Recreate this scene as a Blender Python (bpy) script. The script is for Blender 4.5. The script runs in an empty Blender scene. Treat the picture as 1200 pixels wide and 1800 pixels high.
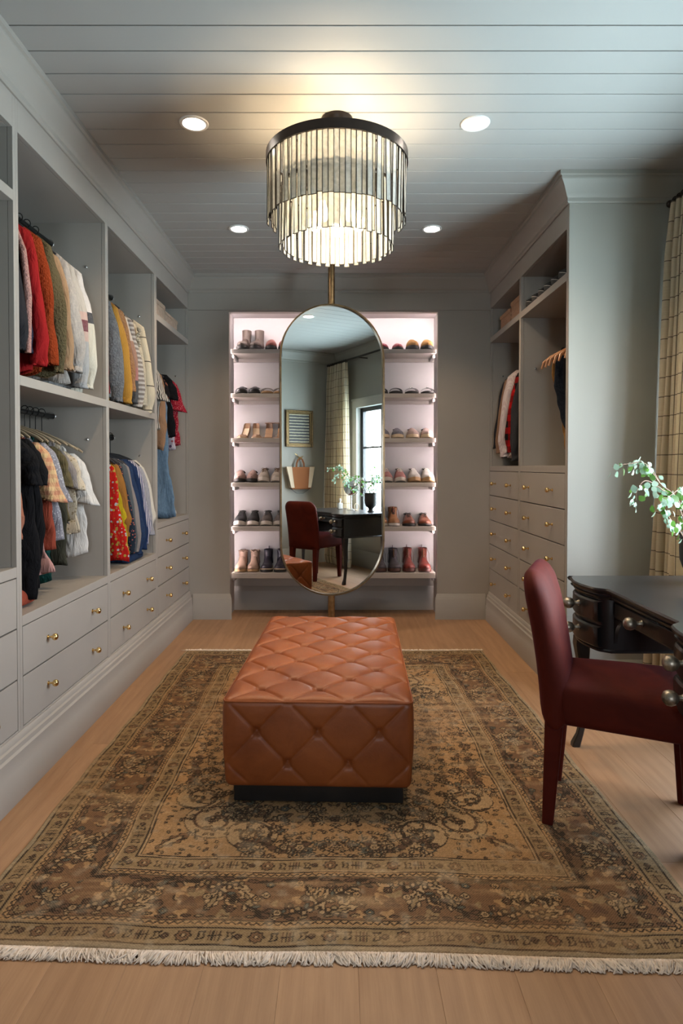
import bpy, math, random
import numpy as np
from mathutils import Vector, Matrix
random.seed(7); np.random.seed(7)
C = bpy.context.scene.collection
PI = math.pi

# ---------------------------------------------------------------- camera, world, light, exposure
cam = bpy.data.objects.new('camera', bpy.data.cameras.new('camera')); C.objects.link(cam)
cam.location = (0, 0, 1.23); cam.rotation_euler = (math.radians(90-1.1), 0, 0)
cam.data.sensor_fit = 'HORIZONTAL'; cam.data.sensor_width = 36; cam.data.lens = 33.0
cam.data.shift_x = 3/1200; cam.data.shift_y = -59/1200
cam.data.clip_start = 0.02
bpy.context.scene.camera = cam
sc = bpy.context.scene
sc.view_settings.view_transform = 'Standard'; sc.view_settings.look = 'None'
sc.view_settings.gamma = 1; sc.view_settings.use_curve_mapping = False
sc.view_settings.exposure = 0.0
sc.cycles.use_denoising = True
sc.cycles.max_bounces = 9; sc.cycles.diffuse_bounces = 5; sc.cycles.glossy_bounces = 5
sc.cycles.transmission_bounces = 6; sc.cycles.transparent_max_bounces = 12
sc.cycles.sample_clamp_indirect = 6.0
sc.cycles.caustics_reflective = False; sc.cycles.caustics_refractive = False

w = bpy.data.worlds.new('daylight'); sc.world = w; w.use_nodes = True
nt = w.node_tree; nt.nodes.clear()
out = nt.nodes.new('ShaderNodeOutputWorld'); bg = nt.nodes.new('ShaderNodeBackground')
tc = nt.nodes.new('ShaderNodeTexCoord'); sp = nt.nodes.new('ShaderNodeSeparateXYZ')
mr = nt.nodes.new('ShaderNodeMapRange'); mr.inputs[1].default_value = -1; mr.inputs[2].default_value = 1
cr = nt.nodes.new('ShaderNodeValToRGB')
cr.color_ramp.elements[0].position = 0.0; cr.color_ramp.elements[0].color = (.66, .90, 1.0, 1)     # pale sunlit ground
cr.color_ramp.elements[1].position = 1.0; cr.color_ramp.elements[1].color = (.60, .76, 1.0, 1)
e = cr.color_ramp.elements.new(.49); e.color = (.76, .91, .98, 1)
e = cr.color_ramp.elements.new(.52); e.color = (.92, .96, 1.0, 1)
nt.links.new(tc.outputs['Generated'], sp.inputs[0]); nt.links.new(sp.outputs[2], mr.inputs[0])
nt.links.new(mr.outputs[0], cr.inputs[0]); nt.links.new(cr.outputs[0], bg.inputs[0])
bg.inputs[1].default_value = 36.0
nt.links.new(bg.outputs[0], out.inputs[0])

def area(name, loc, rot, sx, sy, power=1, color=(1, 1, 1), portal=False):
    l = bpy.data.lights.new(name, 'AREA'); l.shape = 'RECTANGLE'; l.size = sx; l.size_y = sy
    l.energy = power; l.color = color
    if portal: l.cycles.is_portal = True
    o = bpy.data.objects.new(name, l); o.location = loc; o.rotation_euler = rot; C.objects.link(o)
    return o
area('window_portal', (1.96, 2.25, 1.3), (0, PI/2, 0), 1.5, 1.4, portal=True)       # shines toward -X
area('hall_fill_portal', (0, -2.48, 1.5), (PI/2, 0, 0), .56, 1.1, portal=True)  # guides the fill light through the added hall window

# ---------------------------------------------------------------- materials
def _nodes(name):
    m = bpy.data.materials.new(name); m.use_nodes = True
    nt = m.node_tree; nt.nodes.clear()
    o = nt.nodes.new('ShaderNodeOutputMaterial'); b = nt.nodes.new('ShaderNodeBsdfPrincipled')
    nt.links.new(b.outputs[0], o.inputs[0])
    return m, nt, b
def N(nt, t, **kw):
    n = nt.nodes.new(t)
    for k, v in kw.items():
        if isinstance(k, str) and hasattr(n, k): setattr(n, k, v)
    return n
def lk(nt, a, b): nt.links.new(a, b)
def math_(nt, op, a, b=None, c=None):
    n = nt.nodes.new('ShaderNodeMath'); n.operation = op
    for i, v in enumerate((a, b, c)):
        if v is None: continue
        if isinstance(v, (int, float)): n.inputs[i].default_value = v
        else: nt.links.new(v, n.inputs[i])
    return n.outputs[0]
def mixc(nt, f, a, b):
    n = nt.nodes.new('ShaderNodeMix'); n.data_type = 'RGBA'
    if isinstance(f, (int, float)): n.inputs[0].default_value = f
    else: nt.links.new(f, n.inputs[0])
    for i, v in ((6, a), (7, b)):
        if isinstance(v, (tuple, list)): n.inputs[i].default_value = (*v[:3], 1)
        else: nt.links.new(v, n.inputs[i])
    return n.outputs[2]
def noise(nt, coord, scale, detail=3, rough=.5, dist=0):
    n = nt.nodes.new('ShaderNodeTexNoise'); n.inputs['Scale'].default_value = scale
    n.inputs['Detail'].default_value = detail; n.inputs['Roughness'].default_value = rough
    n.inputs['Distortion'].default_value = dist
    if coord is not None: nt.links.new(coord, n.inputs['Vector'])
    return n
def bump(nt, b, h, strength, dist=.002):
    n = nt.nodes.new('ShaderNodeBump'); n.inputs['Strength'].default_value = strength; n.inputs['Distance'].default_value = dist
    nt.links.new(h, n.inputs['Height']); nt.links.new(n.outputs[0], b.inputs['Normal'])
MATS = {}
def mat(name, col, rough=.5, metal=0, spec=.5, sheen=0, sheentint=(1, 1, 1), var=0, vscale=8, bscale=0, bstr=.3, coat=0, emit=None, estr=0, trans=0, aniso=None):
    if name in MATS: return MATS[name]
    m, nt, b = _nodes(name); MATS[name] = m
    b.inputs['Base Color'].default_value = (*col, 1); b.inputs['Roughness'].default_value = rough
    b.inputs['Metallic'].default_value = metal; b.inputs['Specular IOR Level'].default_value = spec
    b.inputs['Sheen Weight'].default_value = sheen; b.inputs['Sheen Tint'].default_value = (*sheentint, 1)
    b.inputs['Coat Weight'].default_value = coat; b.inputs['Transmission Weight'].default_value = trans
    tc = nt.nodes.new('ShaderNodeTexCoord')
    if var:
        n = noise(nt, tc.outputs['Object'], vscale, 4)
        f = math_(nt, 'MULTIPLY_ADD', n.outputs[0], 2.4, -.7)
        c = mixc(nt, f, tuple(x*(1-var) for x in col), tuple(min(1, x*(1+var)) for x in col)); lk(nt, c, b.inputs['Base Color'])
    if bscale:
        n = noise(nt, tc.outputs['Object'], bscale, 3); bump(nt, b, n.outputs[0], bstr)
    if emit: b.inputs['Emission Color'].default_value = (*emit, 1); b.inputs['Emission Strength'].default_value = estr
    return m

def cloth(name, kind, cols, f=20, rough=.9, duty=.5, bands=None, knit=0):
    """procedural fabric: kind is plain, vstripe, hstripe, plaid, floral, dots, heather, bands, fleece"""
    m, nt, b = _nodes(name); MATS[name] = m
    tc = nt.nodes.new('ShaderNodeTexCoord'); s = nt.nodes.new('ShaderNodeSeparateXYZ'); lk(nt, tc.outputs['Object'], s.inputs[0])
    X, Y, Z = s.outputs
    cols = [tuple(x*.74*(1 if x > .02 else .8) for x in c) for c in cols]
    c0 = cols[0]; c1 = cols[1] if len(cols) > 1 else tuple(x*.75 for x in c0)
    b.inputs['Roughness'].default_value = rough; b.inputs['Sheen Weight'].default_value = .0; b.inputs['Specular IOR Level'].default_value = .10
    wob = noise(nt, tc.outputs['Object'], 9, 2)
    if kind == 'vstripe':
        v = math_(nt, 'FRACT', math_(nt, 'MULTIPLY_ADD', wob.outputs[0], .5, math_(nt, 'MULTIPLY', math_(nt, 'ADD', X, Y), f)))
        c = mixc(nt, math_(nt, 'LESS_THAN', v, duty), c0, c1)
    elif kind == 'hstripe':
        v = math_(nt, 'FRACT', math_(nt, 'MULTIPLY', Z, f)); c = mixc(nt, math_(nt, 'LESS_THAN', v, duty), c0, c1)
    elif kind == 'plaid':
        v = math_(nt, 'LESS_THAN', math_(nt, 'FRACT', math_(nt, 'MULTIPLY', Z, f)), duty)
        u = math_(nt, 'LESS_THAN', math_(nt, 'FRACT', math_(nt, 'MULTIPLY', X, f)), duty)
        c = mixc(nt, math_(nt, 'MULTIPLY', math_(nt, 'ADD', u, v), .5), c0, c1)
    elif kind == 'floral':
        vo = nt.nodes.new('ShaderNodeTexVoronoi'); vo.inputs['Scale'].default_value = f; lk(nt, tc.outputs['Object'], vo.inputs[0])
        r = nt.nodes.new('ShaderNodeSeparateColor'); lk(nt, vo.outputs['Color'], r.inputs[0])
        c = mixc(nt, math_(nt, 'LESS_THAN', vo.outputs[0], .33), c0, c1)
        if len(cols) > 2: c = mixc(nt, math_(nt, 'MULTIPLY', math_(nt, 'LESS_THAN', vo.outputs[0], .38), math_(nt, 'GREATER_THAN', r.outputs[0], .6)), c, cols[2])
        if len(cols) > 3: c = mixc(nt, math_(nt, 'MULTIPLY', math_(nt, 'LESS_THAN', vo.outputs[0], .45), math_(nt, 'GREATER_THAN', r.outputs[1], .72)), c, cols[3])
    elif kind == 'dots':
        vo = nt.nodes.new('ShaderNodeTexVoronoi'); vo.inputs['Scale'].default_value = f; lk(nt, tc.outputs['Object'], vo.inputs[0])
        c = mixc(nt, math_(nt, 'LESS_THAN', vo.outputs[0], duty), c0, c1)
    elif kind == 'heather':
        n = noise(nt, tc.outputs['Object'], f, 5, .8); c = mixc(nt, math_(nt, 'MULTIPLY_ADD', n.outputs[0], 3, -1), c1, c0)
    elif kind == 'bands':
        r = nt.nodes.new('ShaderNodeValToRGB'); r.color_ramp.interpolation = 'CONSTANT'
        el = r.color_ramp.elements
        el[0].position = 0; el[0].color = (*cols[0], 1); el[1].position = bands[0]; el[1].color = (*cols[1], 1)
        for p, cc in zip(bands[1:], cols[2:]): q = el.new(p); q.color = (*cc, 1)
        lk(nt, math_(nt, 'MULTIPLY', Z, -1), r.inputs[0]); c = r.outputs[0]
        n = noise(nt, tc.outputs['Object'], 120, 4); c = mixc(nt, math_(nt, 'MULTIPLY', n.outputs[0], .35), c, (.3, .3, .3))
    else:
        c = mixc(nt, math_(nt, 'MULTIPLY_ADD', wob.outputs[0], 1.6, -.3), tuple(x*.82 for x in c0), c0)
    lk(nt, c, b.inputs['Base Color'])
    if kind == 'fleece' or knit == 2:
        n = noise(nt, tc.outputs['Object'], 90, 4); bump(nt, b, n.outputs[0], 1, .012)
    elif knit:
        wv = nt.nodes.new('ShaderNodeTexWave'); wv.inputs['Scale'].default_value = 60; wv.inputs['Distortion'].default_value = 5; wv.inputs['Detail'].default_value = 2
        lk(nt, tc.outputs['Object'], wv.inputs[0]); bump(nt, b, wv.outputs[1], .5, .003)
    else:
        n = noise(nt, tc.outputs['Object'], 350, 2); mp = nt.nodes.new('ShaderNodeMapping'); mp.inputs['Scale'].default_value = (26, 26, 7); mp.inputs['Rotation'].default_value = (.2, .25, 0); lk(nt, tc.outputs['Object'], mp.inputs[0])
        wr = noise(nt, mp.outputs[0], 1, 3, .55, 1.4); bump(nt, b, math_(nt, 'MULTIPLY_ADD', n.outputs[0], .06, wr.outputs[0]), .55, .022)
    return m

PAINT = (.318, .295, .266)
paint = mat('grey_paint', PAINT, .42, var=.03, vscale=3, bscale=260, bstr=.04)
wallpaint = mat('wall_paint', (.298, .293, .262), .55, var=.03, vscale=2, bscale=200, bstr=.06)
ceilpaint = mat('ceiling_paint', (.385, .378, .36), .62, var=.02, vscale=3)
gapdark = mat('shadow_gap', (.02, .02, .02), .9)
brass = mat('polished_brass', (.78, .56, .25), .18, 1, bscale=60, bstr=.03)
agedbrass = mat('aged_brass', (.36, .24, .12), .32, 1, var=.25, vscale=30)
bronze = mat('dark_bronze', (.05, .04, .035), .38, .9, var=.2)
blackwood = mat('black_lacquer', (.014, .013, .013), .30, 0, .5, var=.3, vscale=6, bscale=80, bstr=.08, coat=.15)
pewter = mat('antique_pewter', (.30, .27, .22), .38, .9, var=.5, vscale=60, bscale=90, bstr=.35)
silver = mat('clear_metal', (.8, .8, .8), .2, 1)
chrome_dim = mat('rail_metal', (.5, .5, .5), .25, 1)
niche_paint = mat('shelf_back_paint', (.60, .57, .57), .55)

# ---------------------------------------------------------------- mesh helpers
class MB:
    def __init__(s): s.v = []; s.f = []; s.sm = []
    def add(s, vs, fs, smooth=True):
        o = len(s.v); s.v += [tuple(map(float, p)) for p in vs]; s.f += [tuple(i+o for i in f) for f in fs]; s.sm += [smooth]*len(fs); return s
    def box(s, x0, x1, y0, y1, z0, z1, b=0):
        if x0 > x1: x0, x1 = x1, x0
        if y0 > y1: y0, y1 = y1, y0
        if z0 > z1: z0, z1 = z1, z0
        b = min(b, (x1-x0)/2.01, (y1-y0)/2.01, (z1-z0)/2.01)
        if b <= 0:
            v = [(x, y, z) for x in (x0, x1) for y in (y0, y1) for z in (z0, z1)]
            return s.add(v, [(0, 1, 3, 2), (4, 6, 7, 5), (0, 4, 5, 1), (2, 3, 7, 6), (0, 2, 6, 4), (1, 5, 7, 3)], False)
        v = []; idx = {}
        for i, (x, sx) in enumerate(((x0, 1), (x1, -1))):
            for j, (y, sy) in enumerate(((y0, 1), (y1, -1))):
                for k, (z, sz) in enumerate(((z0, 1), (z1, -1))):
                    for a, p in enumerate(((x, y+sy*b, z+sz*b), (x+sx*b, y, z+sz*b), (x+sx*b, y+sy*b, z))):
                        idx[i, j, k, a] = len(v); v.append(p)
        f = []
        for i in (0, 1): f.append(tuple(idx[i, j, k, 0] for j, k in ((0, 0), (0, 1), (1, 1), (1, 0))))
        for j in (0, 1): f.append(tuple(idx[i, j, k, 1] for i, k in ((0, 0), (0, 1), (1, 1), (1, 0))))
        for k in (0, 1): f.append(tuple(idx[i, j, k, 2] for i, j in ((0, 0), (0, 1), (1, 1), (1, 0))))
        for j in (0, 1):
            for k in (0, 1): f.append((idx[0, j, k, 1], idx[1, j, k, 1], idx[1, j, k, 2], idx[0, j, k, 2]))
        for i in (0, 1):
            for k in (0, 1): f.append((idx[i, 0, k, 0], idx[i, 1, k, 0], idx[i, 1, k, 2], idx[i, 0, k, 2]))
        for i in (0, 1):
            for j in (0, 1): f.append((idx[i, j, 0, 0], idx[i, j, 1, 0], idx[i, j, 1, 1], idx[i, j, 0, 1]))
        for i in (0, 1):
            for j in (0, 1):
                for k in (0, 1): f.append(tuple(idx[i, j, k, a] for a in range(3)))
        return s.add(v, f, False)
    def lathe(s, prof, c=(0, 0, 0), axis='z', n=24, smooth=True):
        """prof: (radius, height) pairs"""
        v = []; f = []; m = len(prof)
        for i in range(n):
            a = 2*PI*i/n
            for r, h in prof:
                p = (r*math.cos(a), r*math.sin(a), h)
                if axis == 'x': p = (h, p[0], p[1])
                elif axis == '-x': p = (-h, p[0], p[1])
                elif axis == 'y': p = (p[0], h, p[1])
                v.append((p[0]+c[0], p[1]+c[1], p[2]+c[2]))
        for i in range(n):
            j = (i+1) % n
            for k in range(m-1): f.append((i*m+k, j*m+k, j*m+k+1, i*m+k+1))
        ring = prof[0] == prof[-1]
        if prof[0][0] > 1e-5 and not ring: f.append(tuple(i*m for i in range(n)))
        if prof[-1][0] > 1e-5 and not ring: f.append(tuple(i*m+m-1 for i in reversed(range(n))))
        return s.add(v, f, smooth)
    def tube(s, pts, r, n=8, caps=True, flat=1.0):
        pts = [Vector(p) for p in pts]; m = len(pts)
        rs = r if isinstance(r, (list, tuple)) else [r]*m
        v = []; f = []; up = None
        for i, p in enumerate(pts):
            t = (pts[min(i+1, m-1)]-pts[max(i-1, 0)]).normalized()
            if up is None: up = Vector((0, 0, 1)) if abs(t.z) < .9 else Vector((1, 0, 0))
            a = t.cross(up)
            if a.length < 1e-6: a = t.cross(Vector((0, 1, 0)))
            a.normalize(); b2 = a.cross(t).normalized(); up = b2
            for k in range(n):
                q = p+(a*math.cos(2*PI*k/n)+b2*math.sin(2*PI*k/n)*flat)*rs[i]; v.append(q)
        for i in range(m-1):
            for k in range(n):
                l = (k+1) % n; f.append((i*n+k, i*n+l, (i+1)*n+l, (i+1)*n+k))
        if caps: f.append(tuple(reversed(range(n)))); f.append(tuple((m-1)*n+k for k in range(n)))
        return s.add(v, f, True)
    def loft(s, rings, cap0=True, cap1=True, smooth=True, closed=True):
        n = len(rings[0]); v = [p for r in rings for p in r]; f = []
        for i in range(len(rings)-1):
            for k in range(n if closed else n-1):
                l = (k+1) % n; f.append((i*n+k, i*n+l, (i+1)*n+l, (i+1)*n+k))
        if cap0: f.append(tuple(reversed(range(n))))
        if cap1: f.append(tuple((len(rings)-1)*n+k for k in range(n)))
        return s.add(v, f, smooth)
    def grid(s, fn, nu, nv, smooth=True, wrapu=False):
        v = [fn(i/(nu), j/(nv)) for i in range(nu+(0 if wrapu else 1)) for j in range(nv+1)]
        f = []; R = nv+1; U = nu if wrapu else nu+1
        for i in range(nu):
            ii = (i+1) % U
            for j in range(nv): f.append((i*R+j, ii*R+j, ii*R+j+1, i*R+j+1))
        return s.add(v, f, smooth)
    def rbox(s, c, h, r, n=(6, 6, 6), fn=None):
        """rounded box: centre c, half sizes h, radius r; fn maps each vertex"""
        v = []; f = []; key = {}
        def vert(p):
            k = tuple(round(x, 6) for x in p)
            if k in key: return key[k]
            q = []; inner = [max(-h[i]+r, min(h[i]-r, p[i])) for i in range(3)]
            d = Vector([p[i]-inner[i] for i in range(3)])
            if d.length > 1e-9: d = d.normalized()*r
            q = [inner[i]+d[i] for i in range(3)]
            if fn: q = fn(q)
            key[k] = len(v); v.append((q[0]+c[0], q[1]+c[1], q[2]+c[2])); return key[k]
        def cuts(i):
            m = n[i]; a = [-h[i], -h[i]+r*.3, -h[i]+r*.65]; inn = [-h[i]+r+(2*h[i]-2*r)*k/m for k in range(m+1)]
            return a+inn+[h[i]-r*.65, h[i]-r*.3, h[i]]
        cs = [cuts(i) for i in range(3)]
        for ax in range(3):
            u, w_ = [i for i in range(3) if i != ax]
            for sgn in (-1, 1):
                for i in range(len(cs[u])-1):
                    for j in range(len(cs[w_])-1):
                        q = []
                        for (a, b_) in ((i, j), (i+1, j), (i+1, j+1), (i, j+1)):
                            p = [0, 0, 0]; p[ax] = sgn*h[ax]; p[u] = cs[u][a]; p[w_] = cs[w_][b_]; q.append(vert(p))
                        if (sgn > 0) == (ax != 1): f.append(tuple(q))
                        else: f.append(tuple(reversed(q)))
        return s.add(v, f, True)
    def mesh(s, name, m=None, sharp=None):
        me = bpy.data.meshes.new(name); me.from_pydata(s.v, [], s.f); me.update()
        me.polygons.foreach_set('use_smooth', s.sm)
        if sharp: me.set_sharp_from_angle(angle=math.radians(sharp))
        if m: me.materials.append(m)
        return me
    def build(s, name, m=None, parent=None, sharp=40, loc=None, rot=None):
        o = bpy.data.objects.new(name, s.mesh(name, m, sharp)); C.objects.link(o)
        if parent: o.parent = parent
        if loc: o.location = loc
        if rot: o.rotation_euler = rot
        return o
def put(name, me, parent=None, loc=(0, 0, 0), rot=(0, 0, 0), scale=None):
    o = bpy.data.objects.new(name, me); C.objects.link(o); o.parent = parent; o.location = loc; o.rotation_euler = rot
    if scale: o.scale = scale
    return o
def thing(name, label, cat, loc=(0, 0, 0), rz=0, group=None, rot=None):
    o = bpy.data.objects.new(name, None); C.objects.link(o); o.location = loc
    o.rotation_euler = rot if rot else (0, 0, rz); o.empty_display_size = .05
    return tag(o, label, cat, group)
def tag(o, label, cat, group=None):
    o['label'] = label; o['category'] = cat
    if group: o['group'] = group
    return o
def struct(o): o['kind'] = 'structure'; return o
def copy_tree(o, parent=None):
    c = o.copy(); C.objects.link(c); c.parent = parent
    for ch in list(o.children): copy_tree(ch, c)
    return c
def B(x0, x1, y0, y1, z0, z1, b=0): return MB().box(x0, x1, y0, y1, z0, z1, b)
def run(prof, a0, a1, base, axis, sgn, k0=0, k1=0):
    """extrude a moulding profile [(offset, z)] along an axis; base = plane of the wall, sgn = side it sticks out to; k = mitre factors"""
    r0 = []; r1 = []
    pts = [(0, prof[0][1])]+list(prof)+[(0, prof[-1][1])]
    for o_, z in pts:
        p = base+sgn*o_
        if axis == 'y': r0.append((p, a0+k0*o_, z)); r1.append((p, a1+k1*o_, z))
        else: r0.append((a0+k0*o_, p, z)); r1.append((a1+k1*o_, p, z))
    return MB().loft([r0, r1], smooth=False)

# ---------------------------------------------------------------- setting: dimensions
H = 2.75; XL = -1.21; XR = 1.20; YB = 5.02; YF = 1.12; XW = 1.85; XLW = -1.85; YE = 3.30
def wood_mat():
    m, nt, b = _nodes('oak_planks'); tc = nt.nodes.new('ShaderNodeTexCoord'); oi = nt.nodes.new('ShaderNodeObjectInfo')
    mp = nt.nodes.new('ShaderNodeMapping'); mp.inputs['Scale'].default_value = (1, .13, 1)
    off = nt.nodes.new('ShaderNodeVectorMath'); off.operation = 'SCALE'; off.inputs[0].default_value = (13.7, 31.1, 5.3); lk(nt, oi.outputs['Random'], off.inputs['Scale'])
    ad = nt.nodes.new('ShaderNodeVectorMath'); lk(nt, tc.outputs['Object'], ad.inputs[0]); lk(nt, off.outputs[0], ad.inputs[1]); lk(nt, ad.outputs[0], mp.inputs[0])
    n1 = noise(nt, mp.outputs[0], 16, 8, .62, .9); n2 = noise(nt, mp.outputs[0], 4.5, 4, .5, 1.5); 
    mp2 = nt.nodes.new('ShaderNodeMapping'); mp2.inputs['Scale'].default_value = (1, .03, 1); lk(nt, ad.outputs[0], mp2.inputs[0])
    n3 = noise(nt, mp2.outputs[0], 210, 4, .7)
    wv = nt.nodes.new('ShaderNodeTexWave'); wv.bands_direction = 'X'; wv.inputs['Scale'].default_value = 7; wv.inputs['Distortion'].default_value = 9; wv.inputs['Detail'].default_value = 3; wv.inputs['Detail Scale'].default_value = 1.1
    lk(nt, mp.outputs[0], wv.inputs[0])
    f = math_(nt, 'ADD', math_(nt, 'MULTIPLY', n1.outputs[0], .52), math_(nt, 'ADD', math_(nt, 'MULTIPLY', wv.outputs[1], .08), math_(nt, 'MULTIPLY', n3.outputs[0], .30)))
    f = math_(nt, 'MULTIPLY_ADD', f, 2.4, -.62)
    c = mixc(nt, f, (.255, .130, .060), (.45, .262, .135))
    c = mixc(nt, math_(nt, 'MULTIPLY', n2.outputs[0], .45), c, (.30, .185, .11))
    t = math_(nt, 'MULTIPLY_ADD', oi.outputs['Random'], .16, .90)
    hs = nt.nodes.new('ShaderNodeHueSaturation'); lk(nt, t, hs.inputs['Value']); lk(nt, c, hs.inputs['Color'])
    lk(nt, hs.outputs[0], b.inputs['Base Color']); b.inputs['Roughness'].default_value = .48; b.inputs['Specular IOR Level'].default_value = .4
    bump(nt, b, n3.outputs[0], .12, .001)
    return m
oak = wood_mat()
floor = struct(B(-2.0, 2.0, -2.6, 5.6, -.10, -.012).build('floor', gapdark))
px, k = -1.95, 0
pw = .19
pl_mesh = B(-pw/2+.0001, pw/2-.0001, 0, 1.8, -.012, 0, .0006).mesh('plank', oak)
col = 0
x = -1.95
while x < 1.95:
    y = -2.6-((col*.73) % 1.8)
    while y < 5.4:
        if y+1.8 > -2.55: put('plank', pl_mesh, floor, (x, y, 0))
        y += 1.8005
    x += pw; col += 1

ceiling = struct(B(-2.0, 2.0, -2.6, 5.6, H+.012, H+.1).build('ceiling', gapdark))
cw = .133
cb = B(-1.95, 1.95, .0024, cw-.0024, 0, .012, .0015).mesh('plank', ceilpaint)
for i in range(60):
    y = YB+.36-(i+1)*cw
    if y < -2.6: break
    put('plank', cb, ceiling, (0, y, H))

BASE = [(.004, .228), (.010, .222), (.012, .205), (.020, .200), (.022, .183), (.030, .176), (.030, .125), (.034, .120), (.034, 0)]
BASEW = [(.003, .205), (.008, .200), (.010, .185), (.014, .180), (.016, .165), (.018, .162), (.018, 0)]
CROWN = [(.008, 2.605), (.014, 2.612), (.014, 2.63), (.020, 2.636), (.026, 2.650), (.040, 2.682), (.055, 2.706), (.060, 2.712), (.060, 2.724), (.070, 2.730), (.070, 2.75)]
# walls
struct(B(XLW-.1, XLW, -2.6, 5.6, 0, H).build('wall_left', wallpaint))
# right wall with window opening Y 1.62..2.88, z .62..2.0
WY0, WY1, WZ0, WZ1 = 1.66, 2.90, .62, 1.99
mb = MB(); mb.box(XW, XW+.14, YF-.12, WY0, 0, H); mb.box(XW, XW+.14, WY1, 5.6, 0, H); mb.box(XW, XW+.14, WY0, WY1, 0, WZ0); mb.box(XW, XW+.14, WY0, WY1, WZ1, H)
struct(mb.build('wall_right', wallpaint))
# near wall with the cased opening the camera looks through
OX0, OX1, OZ = -1.12, .93, 2.42
mb = MB(); mb.box(OX1, XW, YF-.12, YF, 0, H); mb.box(XLW, OX0, YF-.12, YF, 0, H); mb.box(OX0, OX1, YF-.12, YF, OZ, H)
struct(mb.build('wall_front', wallpaint))
mb = MB()
for xx, s_ in ((OX0, -1), (OX1, 1)):
    mb.box(xx-.0 if s_ > 0 else xx-.09, xx+.09 if s_ > 0 else xx, YF, YF+.018, 0, OZ+.09, .002)
mb.box(OX0, OX1, YF, YF+.018, OZ, OZ+.09, .002)
struct(mb.build('trim_1', paint))
# hall behind the camera, with an unseen window added at its far end for soft fill light
mb = MB(); mb.box(-2, 2, -2.6, -2.5, 0, .95); mb.box(-2, 2, -2.6, -2.5, 2.05, H); mb.box(-2, -.28, -2.6, -2.5, .95, 2.05); mb.box(.28, 2, -2.6, -2.5, .95, 2.05)
struct(mb.build('wall_hall', wallpaint))
struct(B(1.85, 1.95, -2.6, YF-.12, 0, H).build('wall_hall_side', wallpaint))

# back wall with niche
NX0, NX1, NZ, NYB = -.885, .783, 2.463, 5.36
mb = MB()
mb.box(XLW-.1, NX0, YB, YB+.06, 0, H); mb.box(NX1, XW+.14, YB, YB+.06, 0, H); mb.box(NX0, NX1, YB, YB+.06, NZ, H)
struct(mb.build('wall_back', paint))
mb = MB()
mb.box(NX0-.03, NX0-.02, YB+.06, NYB, 0, NZ+.04); mb.box(NX1+.02, NX1+.03, YB+.06, NYB, 0, NZ+.04)
mb.box(NX0-.03, NX1+.03, NYB, NYB+.02, 0, NZ+.04); mb.box(NX0-.03, NX1+.03, YB+.06, NYB, NZ+.03, NZ+.05)
struct(mb.build('wall_niche', niche_paint))
struct(B(NX0-.02, NX1+.02, NYB-.004, NYB, 0, .32).build('niche_shade_panel', paint))  # darker sheet added below the bottom shelf, stands in for the shade there
struct(B(XL, XR, YB-.012, YB, 2.475, 2.61, .002).build('trim_2', paint))
struct(run(CROWN, XL, XR, YB, 'x', -1, 1, -1).build('trim_3', paint))
struct(run(CROWN, .2, YB, XL, 'y', 1, 0, -1).build('trim_4', paint))
struct(run(CROWN, YE, YB, XR, 'y', -1, -1, -1).build('trim_5', paint))
struct(run(CROWN, XR, XW, YE, 'x', -1, -1, -1).build('trim_6', wallpaint))
struct(run(CROWN, YF, YE, XW, 'y', -1, 1, -1).build('trim_7', wallpaint))
struct(run(CROWN, OX0, XW, YF, 'x', 1, 0, -1).build('trim_8', wallpaint))
mb = run(BASE, .2, YB, XL, 'y', 1, 0, -1); struct(mb.build('baseboard_left', paint))
struct(run(BASE, YE, YB, XR, 'y', -1, -1, -1).build('baseboard_right', paint))
struct(run(BASEW, XL+.03, NX0, YB, 'x', -1, 0, 1).build('baseboard_back', paint))
struct(run(BASEW, NX1, XR-.03, YB, 'x', -1, -1, 0).build('baseboard_back_right', paint))
struct(run(BASEW, NX0-.02, NX1+.02, NYB, 'x', -1, 0, 0).build('baseboard_niche', paint))
struct(run(BASEW, XR, XW, YE, 'x', -1, -1, -1).build('baseboard_alcove', wallpaint))
struct(run(BASEW, YF, YE, XW, 'y', -1, 1, -1).build('baseboard_window', wallpaint))
struct(run(BASEW, OX1+.09, XW, YF, 'x', 1, 0, -1).build('baseboard_front', wallpaint))
struct(B(XR+.002, XW, YE, YE+.02, 0, H).build('wall_alcove', wallpaint))

# window in the right wall
winblack = mat('black_window_frame', (.012, .013, .015), .4, .2)
glass = bpy.data.materials.new('window_glass'); glass.use_nodes = True; gn = glass.node_tree; gn.nodes.clear()
go = gn.nodes.new('ShaderNodeOutputMaterial'); gt = gn.nodes.new('ShaderNodeBsdfTransparent'); gg_ = gn.nodes.new('ShaderNodeBsdfGlossy'); gg_.inputs['Roughness'].default_value = 0; gm = gn.nodes.new('ShaderNodeMixShader'); gm.inputs[0].default_value = .05
gn.links.new(gt.outputs[0], gm.inputs[1]); gn.links.new(gg_.outputs[0], gm.inputs[2]); gn.links.new(gm.outputs[0], go.inputs[0])
win = struct(thing('window_1', 'black framed window', 'window')); del win['label'], win['category']
mb = MB(); X0 = XW+.05; X1 = XW+.10; t = .05
mb.box(X0, X1, WY0, WY0+t, WZ0, WZ1, .003); mb.box(X0, X1, WY1-t, WY1, WZ0, WZ1, .003); mb.box(X0, X1, WY0+t, WY1-t, WZ0, WZ0+t, .003); mb.box(X0, X1, WY0+t, WY1-t, WZ1-t, WZ1, .003)
mb.build('window_frame', winblack, win)
mys = [WY0+.46, WY0+.80]
for yy in mys: B(X0+.005, X1-.005, yy-.013, yy+.013, WZ0+t, WZ1-t, .003).build('muntin', winblack, win)
for zz in (1.06, 1.49): B(X0+.008, X1-.008, WY0+t, WY1-t, zz-.012, zz+.012, .003).build('muntin', winblack, win)
B(X0+.02, X0+.024, WY0+t, WY1-t, WZ0+t, WZ1-t).build('pane', glass, win)
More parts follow.
